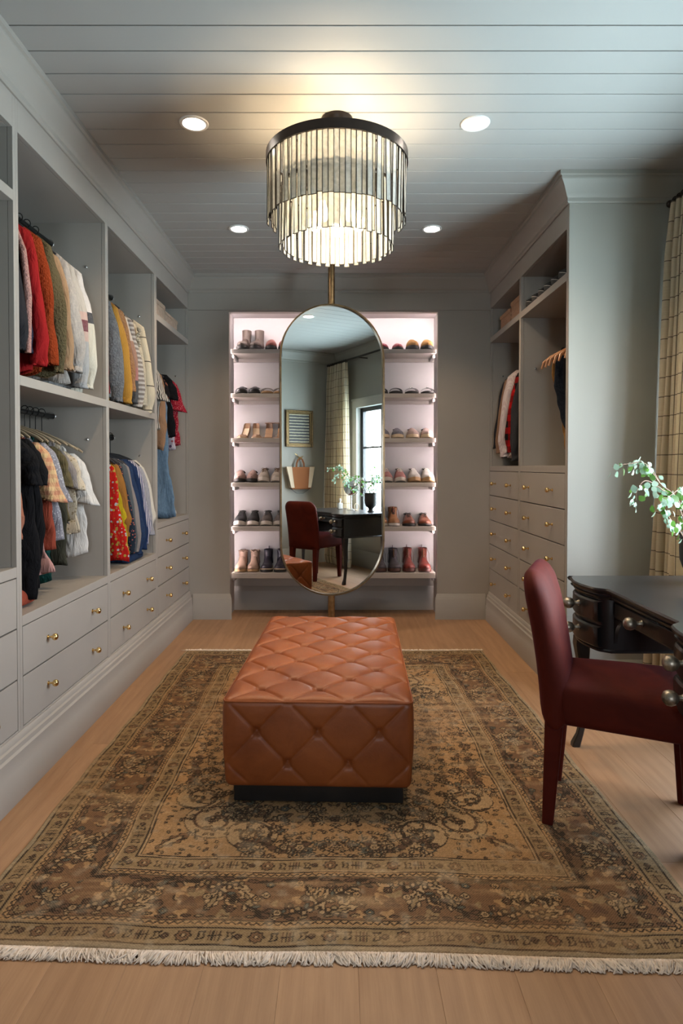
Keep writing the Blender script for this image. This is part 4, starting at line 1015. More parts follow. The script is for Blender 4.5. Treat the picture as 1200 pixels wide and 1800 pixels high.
g('dress', 'mustard yellow dress with a frilled hem', 'dress', -1, 3.600, W, .60, .235, 'none', F['mustard_yellow'], 1.42, seed=44, th=.022, flare=1.15)
g('shirt', 'ochre brown shirt beside the mustard yellow dress', 'shirt', -1, 3.645, W+.005, .50, .212, 'long', F['ochre'], 1.42, seed=45, th=.022, slen=.46)
g('blouse', 'dark blouse with small red dots', 'blouse', -1, 3.675, W, .54, .212, 'long', F['dark_dot'], 1.42, seed=46, th=.020)
g('shirt', 'slate grey shirt left of the navy denim shirt', 'shirt', -1, 3.735, W, .56, .218, 'long', F['slate'], 1.42, seed=47, th=.024)
g('shirt', 'taupe shirt squeezed between slate and navy shirts', 'shirt', -1, 3.780, W-.005, .55, .215, 'long', F['grey_cotton'], 1.42, seed=48, th=.02)
g('denim_shirt', 'navy denim shirt with long sleeves', 'shirt', -1, 3.840, W-.005, .60, .225, 'long', F['navy_denim'], 1.42, seed=49, th=.030, slen=.58)
g('shirt', 'plain navy shirt beside the striped shirt', 'shirt', -1, 3.900, W-.005, .58, .225, 'long', F['navy'], 1.42, seed=50, th=.024)
g('shirt', 'shirt with wide navy and white lengthwise stripes', 'shirt', -1, 3.960, W-.01, .56, .228, 'long', F['navy_stripe'], 1.42, seed=51, th=.026, slen=.53)
g('shirt', 'pale shirt with very fine blue pinstripes', 'shirt', -1, 4.020, W-.01, .54, .222, 'long', F['pin_stripe'], 1.42, seed=52, th=.026, slen=.48)
g('shirt', 'off-white shirt, last garment on the second bay lower rail', 'shirt', -1, 4.080, W-.01, .52, .230, 'long', F['white_cream'], 1.42, seed=53, th=.026, slen=.46)
S_ = 1.975
g('blouse', 'black and white striped blouse in the far left bay', 'blouse', -1, 4.300, S_, .50, .250, 'ruffle', F['bw_stripe'], 2.07, seed=61)
g('wrap_coat', 'camel coloured open coat in the far left bay', 'coat', -1, 4.440, S_-.01, .62, .275, 'none', F['camel'], 2.07, seed=62, th=.035, flare=.85)
g('denim_dress', 'long light blue denim dress in the far left bay', 'dress', -1, 4.520, S_-.02, 1.09, .235, 'none', F['light_denim'], 2.07, seed=63, flare=1.25)
g('dress', 'long black dress with orange flowers in the far left bay', 'dress', -1, 4.600, S_-.02, 1.05, .215, 'short', F['black_floral'], 2.07, seed=64, flare=1.05)
g('tee_shirt', 'black short-sleeved top beside the red spotted top', 'top', -1, 4.690, S_-.02, .50, .250, 'short', F['black_cotton'], 2.07, seed=65)
g('blouse', 'white blouse with purple print in the far left bay', 'blouse', -1, 4.750, S_-.03, .60, .230, 'none', F['purple_print'], 2.07, seed=66, th=.022)
g('blouse', 'dark red spotted top, last in the far left bay', 'blouse', -1, 4.820, S_-.03, .56, .245, 'ruffle', F['red_spot'], 2.07, seed=67, th=.025)
# right-hand side
g('sweater', 'dark grey sweater at near end of the far right bay', 'sweater', 1, 4.40, 1.965, .70, .222, 'long', F['dark_grey_knit'], 2.07, seed=71, slen=.66)
g('shirt', 'red and black buffalo plaid shirt in the far right bay', 'shirt', 1, 4.515, 1.965, .70, .215, 'long', F['buffalo'], 2.07, seed=72, slen=.60)
g('blouse', 'dark dotted blouse behind the buffalo plaid shirt', 'blouse', 1, 4.46, 1.965, .68, .20, 'none', F['dark_dot'], 2.07, seed=73, th=.018)
g('shirt', 'pale pink and white striped shirt in the far right bay', 'shirt', 1, 4.625, 1.975, .69, .24, 'long', F['pink_white'], 2.07, seed=74, slen=.64, th=.034)
g('jacket', 'tan jacket behind the pale pink striped shirt', 'jacket', 1, 4.76, 1.965, .62, .225, 'long', F['camel_dark'], 2.07, seed=75, slen=.60)
g('cardigan', 'charcoal cardigan, last garment by the back wall on the right', 'cardigan', 1, 4.86, 1.965, .66, .215, 'long', F['charcoal_wool'], 2.07, seed=76)
tz = 1.895
for i, (y, m, lab, hw2, L) in enumerate(((3.94, 'tobacco_cord', 'tobacco brown corduroy trousers nearest the back wall', .150, .26), (3.87, 'tobacco_cord', 'long ochre corduroy trousers hanging lowest in the right tower', .122, .56), (3.80, 'dark_denim', 'dark blue-black jeans beside the ochre trousers', .180, .46), (3.72, 'black_denim', 'black trousers between the two dark jeans', .160, .50), (3.63, 'dark_denim', 'faded dark jeans second from the near end', .172, .55), (3.54, 'black_denim', 'black trousers at the near end of right rail', .16, .56))):
    garment('trousers', lab, 'trousers', 1, y, tz+.005, L, hw2, 'none_flat', F[m], 2.0, seed=80+i, th=.024, flare=.72, hang=None)
    hanger(f'red-brown wooden hanger holding the {lab}', 1.485, y, 1.965, PI+.05*math.sin(i*3), .047, hwoodr, 1, 'wooden hangers in the right tower', thick=.0075, bar=True)
# folded things on shelves
def folded(name, label, cat, x, y, z, hx, hy, hz, m, seed, grp=None):
    rnd = random.Random(seed); a = [rnd.uniform(0, 6) for _ in range(4)]
    def fn(q):
        X_, Y_, Z_ = q; s_ = 1+.12*math.sin(14*X_+a[0])*math.cos(11*Y_+a[1]); return (X_*(1+.08*math.sin(30*Z_+a[2])), Y_*(1+.06*math.sin(25*X_+a[3])), Z_*s_ if Z_ > 0 else Z_)
    o = MB().rbox((0, 0, hz), (hx, hy, hz), min(hz*.9, .03), (10, 10, 3), fn).build(name, m, loc=(x, y, z+.001), sharp=None); return tag(o, label, cat, grp)
folded('folded_scarf', 'black and white patterned folded scarf on the far left ledge', 'scarf', -1.33, 4.66, .853, .09, .09, .028, cloth('bw_pattern', 'floral', [(.6, .6, .6), (.02, .02, .02)], f=70), 3)
folded('folded_blouse', 'crumpled red garment on floor of the second bay from camera', 'garment', -1.34, 2.52, .661, .07, .10, .035, F['rust_blouse'], 4)
folded('folded_jeans', 'folded navy jeans on the ledge under the navy denim shirt', 'jeans', -1.32, 3.78, .661, .10, .13, .022, F['navy_denim'], 5)
# woven boxes
def wicker(nm, c0):
    m, nt, b = _nodes(nm); tc = nt.nodes.new('ShaderNodeTexCoord'); br = nt.nodes.new('ShaderNodeTexChecker'); br.inputs['Scale'].default_value = 75; lk(nt, tc.outputs['Object'], br.inputs[0])
    n = noise(nt, tc.outputs['Object'], 60, 3); c = mixc(nt, n.outputs[0], tuple(x*.55 for x in c0), tuple(x*1.3 for x in c0)); c = mixc(nt, math_(nt, 'MULTIPLY', br.outputs[1], .35), c, tuple(x*.5 for x in c0)); lk(nt, c, b.inputs['Base Color']); b.inputs['Roughness'].default_value = .7
    bump(nt, b, br.outputs[1], .6, .003); return m
wk = wicker('pale_wicker', (.50, .38, .29)); wk2 = wicker('honey_wicker', (.46, .26, .15))
def basket(label, x, y, z, sx, sy, sz, m):
    t = thing('woven_box', label, 'basket', (x, y, z), group='woven storage boxes on the top shelves')
    def weave(q):
        X_, Y_, Z_ = q; f = .0022*math.sin(Z_*2*PI/.016)*math.cos((X_+Y_)*2*PI/.03); k = 1+f/.12; return (X_*k, Y_*k, Z_)
    MB().rbox((0, 0, sz*.40), (sx, sy, sz*.40), .008, (16, 24, 16), weave).build('box_body', m, t, sharp=None)
    MB().rbox((0, 0, sz*.88), (sx+.005, sy+.005, sz*.12), .008, (16, 24, 3), weave).build('lid', m, t, sharp=None)
    return t
basket('pale woven lidded box nearer the camera on the left top shelf', -1.36, 4.33, 2.2405, .11, .16, .135, wk)
basket('pale woven lidded box, second on the left top shelf', -1.36, 4.67, 2.2405, .11, .165, .105, wk)
basket('honey woven box nearer the camera on the right top shelf', 1.345, 4.40, 2.2555, .11, .13, .155, wk2)
basket('honey woven box by the back wall on the right top shelf', 1.345, 4.70, 2.2555, .11, .13, .125, wk2)

# ---------------------------------------------------------------- shoes
rub_w = mat('white_rubber', (.52, .48, .44), .55); rub_b = mat('dark_rubber', (.02, .018, .017), .6); rub_t = mat('gum_rubber', (.36, .22, .11), .6); cre = mat('cream_crepe', (.60, .48, .34), .7)
insole = mat('insole_tan', (.46, .30, .19), .6); lining = mat('dark_lining', (.03, .025, .025), .9); lacew = mat('white_lace', (.7, .67, .64), .8); laceb = mat('black_lace', (.03, .03, .03), .8); laceg = mat('brown_lace', (.12, .07, .04), .8)
def sm_(nm, c, r=.45, **k): return mat(nm, tuple(x*.62 for x in c), r, **k)
OUT_S = [0, .012, .04, .12, .3, .45, .62, .75, .86, .94, .985, 1]; OUT_W = [0, .30, .52, .68, .68, .68, .88, 1, .92, .68, .36, 0]
def shw(s, W): return W*interp(s, OUT_S, OUT_W)
SL = [0, .004, .012, .03, .07, .13, .2, .28, .36, .44, .52, .6, .68, .76, .83, .89, .94, .975, .993, 1]
TOPS = {'sneaker': ([0, .05, .2, .32, .45, .6, .75, .9, 1], [.055, .085, .075, .080, .088, .070, .052, .038, .016]),
        'oxford': ([0, .05, .2, .32, .45, .6, .75, .9, 1], [.05, .075, .065, .070, .084, .066, .048, .036, .014]),
        'loafer': ([0, .05, .2, .34, .45, .6, .75, .9, 1], [.05, .062, .052, .056, .066, .058, .044, .034, .012]),
        'clog': ([0, .05, .2, .34, .48, .6, .75, .9, 1], [.05, .055, .05, .07, .082, .078, .064, .05, .018]),
        'espadrille': ([0, .05, .2, .34, .45, .6, .75, .9, 1], [.05, .06, .05, .058, .07, .062, .05, .040, .016]),
        'boot': ([0, .05, .2, .32, .45, .6, .75, .9, 1], [.07, .10, .10, .10, .088, .066, .050, .040, .016])}
def sole_mesh(L, W, z0, z1, spring=.016, heel=0, wide=.002):
    rr = []
    for s in SL:
        x = max(.0012, shw(s, W)+wide); y = L*(.5-s); sp_ = spring*max(0, (s-.72)/.28)**2; h = heel if s < .32 else 0
        e_ = .35 if s in (0, 1) else 0
        arch = .004 if .34 < s < .55 and heel else 0
        a, b = z0+sp_+arch, z1+sp_*.9
        rr.append([(-x, y, a+.003), (-x*.93, y, a), (x*.93, y, a), (x, y, a+.003), (x, y, b-.002), (x*.95, y, b), (-x*.95, y, b), (-x, y, b-.002)])
    return MB().loft(rr)
def upper_mesh(L, W, kind, zs, spring=.014, k=1.0):
    ks, vs = TOPS[kind]; rr = []
    for s in SL:
        x = max(.001, shw(s, W)*.985); y = L*(.5-s); sp_ = spring*max(0, (s-.72)/.28)**2; t = (interp(s, ks, vs)*k) if 0 < s < 1 else .02
        pin = interp(s, [0, .3, .5, .75, 1], [.62, .62, .62, .85, .95])
        r = []
        for i in range(15):
            a = PI*i/14; c, q = math.cos(a), math.sin(a); h = q**.8
            xx = x*math.copysign(abs(c)**.7, c)*(1-(1-pin)*h**2*(.6 if abs(c) > .02 else 1)); r.append((xx, y, zs+sp_+(t)*h))
        rr.append(r)
    return MB().loft(rr)
def top_z(s, kind, zs, k=1.0): ks, vs = TOPS[kind]; return zs+interp(s, ks, vs)*k+.014*max(0, (s-.72)/.28)**2
def laces(t, L, kind, zs, m, s0=.42, s1=.64, n=4, wd=.018, k=1.0, bow=True, flat=1):
    mb = MB()
    for i in range(n):
        s = s0+(s1-s0)*i/(n-1); z = top_z(s, kind, zs, k)+.001; y = L*(.5-s); w_ = wd*(1-.15*i/n)
        mb.tube([(-w_, y, z-.007), (-w_*.4, y, z+.001), (w_*.4, y-.004, z+.001), (w_, y-.006, z-.007)], .0022, 6)
        mb.tube([(w_, y, z-.007), (w_*.3, y-.006, z+.001), (-w_, y-.014, z-.008)], .0018, 6)
    if bow:
        s = s0-.02; z = top_z(s, kind, zs, k); y = L*(.5-s)
        for q in (-1, 1):
            mb.tube([(0, y, z+.002), (q*.018, y-.004, z+.010), (q*.028, y-.006, z+.002), (q*.014, y-.008, z-.002), (0, y-.004, z+.002)], .0017, 6)
            mb.tube([(0, y, z+.002), (q*.016, y-.012, z-.004), (q*.026, y-.02, z-.016)], .0017, 6)
    return mb.build('laces', m, t)
def opening(t, L, kind, zs, W, k=1.0):
    z = top_z(.2, kind, zs, k)
    rr = []
    for s, f in ((.05, .25), (.09, .5), (.16, .58), (.24, .56), (.31, .45), (.36, .2)):
        x = W*f; y = L*(.5-s); zz = top_z(s, kind, zs, k)+.0035; rr.append([(-x, y, zz), (0, y, zz+.0015), (x, y, zz), (0, y, zz-.012)])
    MB().loft(rr).build('opening', lining, t)
def build_shoe(t, kind, um, sole, lm=None, L=.262, W=.046, H_=.16, extra=()):
    if kind in ('sneaker', 'oxford', 'loafer', 'clog', 'espadrille'):
        zt = {'sneaker': .026, 'oxford': .012, 'loafer': .010, 'clog': .022, 'espadrille': .022}[kind]
        sole_mesh(L, W, 0, zt+.004, spring=.020 if kind == 'sneaker' else .010, heel=0).build('sole', sole, t)
        upper_mesh(L, W, kind, zt).build('upper', um, t, sharp=None); opening(t, L, kind, zt, W)
        if 'foxing' in extra: sole_mesh(L, W, .026, .031, spring=.020, wide=.0035).build('foxing_stripe', rub_w, t)
        if kind == 'sneaker':
            rr = []
            for s in SL[11:]: 
                x = max(.001, shw(s, W)*1.01); y = L*(.5-s)-.001; sp_ = .014*max(0, (s-.72)/.28)**2; tz_ = interp(s, *TOPS[kind])*.42
                rr.append([(x*math.cos(PI*i/10), y, zt+sp_+tz_*math.sin(PI*i/10)**.8) for i in range(11)])
            if 'cap' in extra: MB().loft(rr).build('toe_cap', sole, t)
            if 'side' in extra:
                for q in (-1, 1): MB().tube([(q*.034, .03, .05), (q*.040, -.02, .045), (q*.043, -.05, .036)], .004, 6).build('side_stripe', extra[-1], t)
        if lm: laces(t, L, kind, zt, lm)
        if kind == 'loafer': MB().tube([(-.033, -.002, .035), (-.02, -.012, .060), (0, -.014, .068), (.02, -.012, .060), (.033, -.002, .035)], .004, 8, flat=.6).build('strap', um, t); MB().box(-.010, .010, -.022, -.017, .066, .069).build('buckle', silver, t)
    elif kind == 'boot':
        zt = .018 if 'flat' in extra else .024
        sole_mesh(L, W, 0, zt+.003, spring=.008, heel=.01).build('sole', sole, t)
        if 'welt' in extra: sole_mesh(L, W, zt, zt+.008, spring=.008, wide=.004).build('welt', cre, t)
        upper_mesh(L, W, 'boot', zt).build('upper', um, t, sharp=None)
        rr = []; yc = L*(.5-.20)
        for z, rx, ry, dy in ((.05, .041, .054, -.004), (.08, .038, .054, -.006), (.105, .035, .048, 0), (H_*.8, .037, .047, .002), (H_, .039, .048, .002), (H_+.001, .036, .045, .002), (H_-.035, .034, .043, .002)):
            rr.append([(rx*math.cos(a), yc+dy+ry*math.sin(a), z) for a in [2*PI*k/22 for k in range(22)]])
        MB().loft(rr, False, True).build('shaft', um, t, sharp=None)
        MB().loft([[(.0325*math.cos(a), yc+.002+.0435*math.sin(a), H_-.01) for a in [2*PI*k/22 for k in range(22)]]*1, [(.03*math.cos(a), yc+.002+.04*math.sin(a), H_-.03) for a in [2*PI*k/22 for k in range(22)]]]).build('lining', lining, t)
        if 'tab' in extra: MB().tube([(-.0, yc+.046, H_-.02), (0, yc+.050, H_+.022), (0, yc+.044, H_+.022), (0, yc+.042, H_-.01)], .007, 6, flat=.3).build('pull_tab', um, t)
        if 'gore' in extra:
            for q in (-1, 1): MB().loft([[(q*.0335, yc+.0+s*.018, z) for s in (-1, 0, 1)]+[(q*.030, yc+s*.018, z) for s in (1, 0, -1)] for z in (.075, H_-.006)]).build('elastic_gore', lining, t)
        if 'rim' in extra: MB().tube([(.037*math.cos(a), yc+.002+.048*math.sin(a), H_-.004+.005*math.sin(6*a)) for a in [2*PI*k/36 for k in range(37)]], .0045, 6).build('scalloped_collar', um, t)
        if lm:
            mb = MB(); yf = yc-.050; 
            MB().tube([(0, yf+.006, H_+.004), (0, yf+.001, H_-.03), (0, yf-.004, .115), (0, yf-.026, .100)], [.016, .018, .018, .014], 10, flat=.35).build('tongue', extra[-1] if not isinstance(extra[-1], str) else um, t)
            for i in range(6):
                f = i/5; z = H_-.012-(H_-.012-.098)*f; y = yf-.006-(.034*max(0, f-.45)/.55); w_ = .014
                mb.tube([(-w_, y+.004, z), (0, y-.003, z-.003), (w_, y+.004, z-.012)], .0020, 6); mb.tube([(w_, y+.004, z), (0, y-.004, z-.004), (-w_, y+.004, z-.012)], .0020, 6)
            for q in (-1, 1): mb.tube([(0, yf-.006, H_-.01), (q*.03, yf-.014, H_+.004), (q*.046, yf-.01, H_-.04), (q*.05, yf-.006, .06)], .0016, 6)
            mb.build('laces', lm, t)
    elif kind in ('slide', 'slide_band'):
        sole_mesh(L, W, 0, .016, spring=.008).build('footbed', sole, t)
        for s0 in ((.60, .72) if kind == 'slide' else (.66,)):
            def fn(u, v):
                a = PI*u; s = s0+(v-.5)*(.07 if kind == 'slide' else .22); x = (shw(s, W)+.001)*math.cos(a); return (x, L*(.5-s), .012+.040*math.sin(a)**.7)
            MB().grid(fn, 16, 4).build('strap', um, t)
        if lm: MB().rbox((0, L*(.5-.66), .055), (.012, .010, .004), .003, (1, 1, 1)).build('buckle', lm, t)
    elif kind in ('pump', 'heel_sandal'):
        hh = .085
        def bed(s): return .006+hh*(1-min(1, max(0, (s-.08)/.50)))**1.6 if s > .08 else .006+hh
        Wp = W*.86
        rr = []
        for s in SL: x = max(.001, shw(s, Wp)); y = L*(.46-s*.94); z = bed(s); rr.append([(-x, y, z-.004), (x, y, z-.004), (x, y, z+.001), (-x, y, z+.001)])
        MB().loft(rr).build('footbed', insole if kind == 'heel_sandal' else cre, t)
        if kind == 'pump':
            def wall(u, v):
                # u runs heel -> toe -> heel along the outline, v up the wall
                s = 1-abs(2*u-1); sd = 1 if u < .5 else -1; s = s**.85
                x = sd*shw(s, Wp); y = L*(.46-s*.94)+.0; hgt = interp(s, [0, .1, .35, .62, .72, 1], [.048, .046, .026, .020, .030, .018])
                inn = interp(s, [0, .6, .74, 1], [.10, .05, .45, .95])*v**1.5
                return (x*(1-inn), y, bed(s)-.003+hgt*v**.8)
            MB().grid(wall, 48, 6).build('upper', um, t, sharp=None)
            MB().loft([[(x_*shw(s, Wp)*(.98), L*(.46-s*.94), bed(s)+.004+.030*(1-abs(x_)**2)*interp(s, [.70, .80, 1], [.9, .85, .25])) for x_ in (-1, -.6, 0, .6, 1)] for s in (.70, .76, .82, .88, .94, .985)], False, False, closed=False).build('vamp', um, t)
            MB().tube([(0, L*.43, hh), (0, L*.45, .05), (0, L*.455, 0)], [.016, .007, .005], 10).build('heel', um, t)
        else:
            MB().tube([(0, L*.42, hh), (0, L*.43, .05), (0, L*.43, 0)], [.020, .018, .018], 10).build('heel', um, t)
            for s0, s1 in ((.70, .80),):
                MB().grid(lambda u, v: ((shw(s0+(s1-s0)*v, Wp)+.003)*math.cos(PI*u), L*(.46-.94*(s0+(s1-s0)*v)), .008+.032*math.sin(PI*u)**.7), 14, 3).build('toe_strap', um, t)
            MB().grid(lambda u, v: ((.030-.004*v)*math.cos(PI*u), L*.40+.03*math.sin(PI*u)*1.0, hh+.004+.045*v), 14, 3).build('heel_counter', um, t)
            MB().tube([(.036*math.cos(a), L*.37+.040*math.sin(a), hh+.05) for a in [2*PI*k/24 for k in range(25)]]+[(.05, L*.35, hh+.052)], .0035, 6).build('ankle_strap', um, t)
def pair(name, desc, where, shelf, pxs, kind, um, sole, lm=None, L=.255, W=None, H_=.16, extra=(), z=None, yaw=(0, 0), back=0):
    cat = {'boot': 'boot', 'sneaker': 'sneaker', 'pump': 'high heel', 'heel_sandal': 'sandal', 'slide': 'sandal', 'slide_band': 'sandal'}.get(kind, 'shoe')
    first = None
    for i, px in enumerate(pxs):
        Yc = YB+.072+L/2+.005+back; x = (px-597)/1100*(YB+.10)
        lab = f'{desc}, {"left" if i == 0 else "right"} one, {where}' if len(pxs) == 2 else f'{desc}, {where}'
        if first is None:
            t = thing(name, lab, cat, (x, Yc, SH[shelf]+.0008), yaw[0], group='shoes on the lit shelves'); build_shoe(t, kind, um, sole, lm, L, (W or .044)*1.12, H_, extra); first = t
        else:
            t = copy_tree(first); t.location = (x, Yc, SH[shelf]+.0008); t['label'] = lab; t.scale = (-1, 1, 1); t.rotation_euler = (0, 0, yaw[1])
W_ = .046
pair('ankle_boot', 'taupe chelsea ankle boot', 'top shelf left', 0, (427, 450), 'boot', sm_('taupe_leather', (.13, .095, .075), .5), rub_b, H_=.190, extra=('gore',), yaw=(-.10, -.10))
pair('mule', 'brick red leather mule', 'top shelf', 0, (476, 499), 'clog', sm_('brick_leather', (.30, .06, .04), .4), rub_b, L=.25, W=.043)
pair('bow_sandal', 'dark red sandal with a bow', 'top shelf right of mirror', 0, (673, 699), 'loafer', sm_('dark_red_leather', (.32, .03, .05), .35), rub_b, L=.25, W=.044)
pair('clog', 'mustard suede clog', 'top shelf right', 0, (725, 751), 'clog', sm_('mustard_suede', (.42, .22, .06), .85, bscale=300, bstr=.3), rub_b, W=.049)
pair('loafer', 'black loafer with silver bit', 'second shelf left', 1, (423, 446), 'loafer', sm_('black_leather', (.02, .02, .024), .3), rub_b, W=.045)
pair('strappy_sandal', 'beige snake-print strappy sandal', 'second shelf', 1, (469, 491), 'slide', sm_('snake_leather', (.55, .42, .33), .5, var=.4, vscale=90), rub_t, W=.046)
pair('flat_sandal', 'plain black flat sandal', 'second shelf right of mirror', 1, (670, 696), 'slide_band', sm_('black_leather', (.02, .02, .024), .3), rub_b, W=.050)
pair('buckle_sandal', 'black sandal with a silver buckle', 'second shelf right end', 1, (724, 752), 'slide', sm_('black_leather', (.02, .02, .024), .3), rub_b, lm=silver, W=.050)
pair('stiletto_pump', 'nude pointed stiletto pump', 'third shelf left', 2, (426, 448), 'pump', sm_('nude_patent', (.62, .40, .27), .25), cre, L=.24, W=.045, yaw=(-.15, .15))
pair('heeled_sandal', 'tan and white heeled ankle-strap sandal', 'third shelf', 2, (469, 491), 'heel_sandal', sm_('tan_patent', (.60, .38, .26), .3), cre, L=.24, W=.046)
pair('canvas_slip_on', 'grey-blue patterned canvas slip-on', 'third shelf right of mirror', 2, (674, 699), 'espadrille', sm_('grey_blue_canvas', (.26, .26, .33), .8, var=.4, vscale=110), cre, W=.046)
pair('canvas_slip_on', 'pale pink canvas slip-on', 'third shelf right end', 2, (726, 751), 'espadrille', sm_('pale_pink_canvas', (.66, .50, .47), .8), cre, W=.048)
pair('slipper', 'blush knitted slipper', 'fourth shelf left', 3, (420, 442), 'clog', sm_('blush_knit', (.42, .28, .25), .9, var=.35, vscale=120, bscale=150, bstr=.6), rub_b, W=.044, L=.25)
pair('sneaker', 'white sneaker with pink straps', 'fourth shelf', 3, (462, 485), 'sneaker', sm_('white_leather', (.62, .56, .50), .5), rub_w, lm=laceg, W=.045)
pair('sneaker', 'pink and white lace-up sneaker', 'fourth shelf right of mirror', 3, (680, 704), 'sneaker', sm_('pink_suede', (.62, .30, .30), .8), rub_w, lm=lacew, W=.046)
pair('sneaker', 'bright white sneaker with grey side stripes', 'fourth shelf right end', 3, (729, 753), 'sneaker', sm_('bright_white_leather', (.78, .75, .72), .5), rub_t, lm=lacew, W=.050, extra=('side', mat('grey_stripe', (.3, .3, .32), .6)))
pair('sneaker', 'black running sneaker with cream sole', 'fifth shelf left', 4, (420, 443), 'sneaker', sm_('black_mesh', (.018, .018, .022), .8, bscale=200, bstr=.3), rub_w, lm=laceb, W=.046)
pair('sneaker', 'grey running sneaker with black laces', 'fifth shelf', 4, (467, 490), 'sneaker', sm_('grey_mesh', (.14, .12, .12), .8, bscale=200, bstr=.3), rub_w, lm=laceb, W=.046)
pair('hiking_boot', 'tan hiking boot with red collar and white sole', 'fifth shelf right of mirror', 4, (671, 693), 'boot', sm_('tan_nubuck', (.52, .25, .12), .6, var=.15), rub_w, lm=laceb, H_=.145, W=.046, extra=('flat', sm_('red_tongue', (.36, .08, .04), .6)))
pair('oxford_shoe', 'chestnut brown lace-up oxford shoe', 'fifth shelf right end', 4, (720, 748), 'oxford', sm_('chestnut_leather', (.27, .085, .045), .32), rub_b, lm=laceb, L=.27, W=.050)
pair('suede_boot', 'beige suede ankle boot with scalloped collar', 'bottom shelf left', 5, (421, 443), 'boot', sm_('beige_suede', (.56, .38, .30), .85), rub_t, H_=.155, W=.044, extra=('flat', 'rim'))
pair('chelsea_boot', 'navy leather chelsea boot with pale welt', 'bottom shelf', 5, (467, 491), 'boot', sm_('navy_leather', (.035, .032, .055), .35), rub_b, H_=.165, W=.045, extra=('flat', 'tab', 'welt', 'gore'))
pair('lace_up_boot', 'charcoal grey lace-up boot with brown tongue', 'bottom shelf right of mirror', 5, (669, 694), 'boot', sm_('charcoal_nubuck', (.085, .075, .09), .6), sm_('brown_sole', (.10, .04, .025), .5), lm=laceb, H_=.170, W=.047, L=.27, extra=('tab', sm_('brown_tongue', (.20, .09, .035), .6)))
pair('lace_up_boot', 'oxblood red lace-up boot', 'bottom shelf right end', 5, (720, 748), 'boot', sm_('oxblood_leather', (.24, .045, .035), .28), sm_('red_sole', (.14, .04, .03), .5), lm=laceg, H_=.175, W=.047, L=.27, extra=('tab', sm_('oxblood_tongue', (.30, .08, .05), .5)))
for i, yy in enumerate((4.10, 3.98, 3.86, 3.74, 3.62, 3.50)):
    t = thing('sneaker', f'dark sneaker with white rim on the right top shelf, {("first", "second", "third", "fourth", "fifth", "sixth")[i]} from the back wall', 'sneaker', (1.345, yy, 2.2558), -PI/2+.05*math.sin(i*4), group='dark sneakers on the right top shelf')
    build_shoe(t, 'sneaker', sm_('black_mesh', (.018, .018, .022), .8), rub_b, laceb, .26, .043, extra=('foxing',))

# ---------------------------------------------------------------- oriental rug
RW, RL, RS = 1.99, 2.59, .0022
PAL = np.array([(.335, .190, .082), (.018, .010, .006), (.150, .075, .034), (.350, .225, .112), (.070, .078, .062), (.235, .152, .072), (.095, .045, .024), (.28, .21, .125)])   # 0 field 1 outline 2 rust-brown 3 light tan 4 teal-grey 5 olive tan 6 deep brown 7 pale khaki
class Can:
    def __init__(s, w_, h, bg=0): s.w, s.h = int(round(w_/RS)), int(round(h/RS)); s.a = np.full((s.h, s.w), bg, np.uint8)
    def win(s, x, y, r):
        x0, x1 = max(0, int((x-r)/RS)), min(s.w, int((x+r)/RS)+2); y0, y1 = max(0, int((y-r)/RS)), min(s.h, int((y+r)/RS)+2)
        if x0 >= x1 or y0 >= y1: return None
        Y, X = np.mgrid[y0:y1, x0:x1]; return X*RS-x, Y*RS-y, s.a[y0:y1, x0:x1]
    def disc(s, x, y, r, c):
        q = s.win(x, y, r)
        if q: q[2][q[0]**2+q[1]**2 < r*r] = c
    def ring(s, x, y, r, w_, c):
        q = s.win(x, y, r+w_)
        if q: q[2][np.abs(np.hypot(q[0], q[1])-r) < w_/2] = c
    def line(s, pts, w_, c):
        for (x0, y0), (x1, y1) in zip(pts[:-1], pts[1:]):
            n = max(1, int(math.hypot(x1-x0, y1-y0)/(RS*.8)))
            for k in range(n+1): s.disc(x0+(x1-x0)*k/n, y0+(y1-y0)*k/n, w_/2+RS*.3, c)
    def blob(s, x, y, fn, r, c, oc=1, ow=.0032):
        q = s.win(x, y, r)
        if not q: return
        d = np.hypot(q[0], q[1])-fn(np.arctan2(q[1], q[0])); q[2][d < 0] = c; q[2][np.abs(d) < ow/2+RS*.3] = oc
    def rosette(s, x, y, r, c=2, c2=3, n=8, oc=1):
        s.blob(x, y, lambda a: r*(.80+.20*np.abs(np.cos(a*n/2))), r*1.1, c, oc); s.disc(x, y, r*.42, oc); s.disc(x, y, r*.42-.003, c2)
    def leaf(s, x, y, ang, L, w_, c=2, oc=1, ow=.0022):
        q = s.win(x+L/2*math.cos(ang), y+L/2*math.sin(ang), L)
        if not q: return
        gx = q[0]+L/2*math.cos(ang); gy = q[1]+L/2*math.sin(ang)
        u = (gx*math.cos(ang)+gy*math.sin(ang))/L; v = (-gx*math.sin(ang)+gy*math.cos(ang))
        hw = w_/2*np.sin(np.pi*np.clip(u, 0, 1))**.8*(1+.25*np.sin(u*26)); d = np.abs(v)-hw; ins = (u > 0) & (u < 1)
        q[2][ins & (d < 0)] = c; q[2][ins & (np.abs(d) < ow)] = oc
    def palmette(s, x, y, r, up=1, c=3, c2=2):
        for k in range(-3, 4): a = up*PI/2+k*.36; s.leaf(x+.1*r*math.cos(a), y-.4*r*up, a, r*(1.35-.10*abs(k)), r*.32, c if k % 2 == 0 else c2)
        s.blob(x, y-.35*r*up, lambda a: r*.36+0*a, r, c2); s.disc(x, y-.35*r*up, r*.15, c)
    def vine(s, p, w_=.0034, c=1, leaves=True, col=(2, 3, 4)):
        s.line(p, w_, c)
        if leaves:
            for k in range(2, len(p)-1, 3):
                a = math.atan2(p[k+1][1]-p[k-1][1], p[k+1][0]-p[k-1][0]); s.leaf(p[k][0], p[k][1], a+(1 if k % 2 else -1)*.9, .022, .010, col[k % 3])
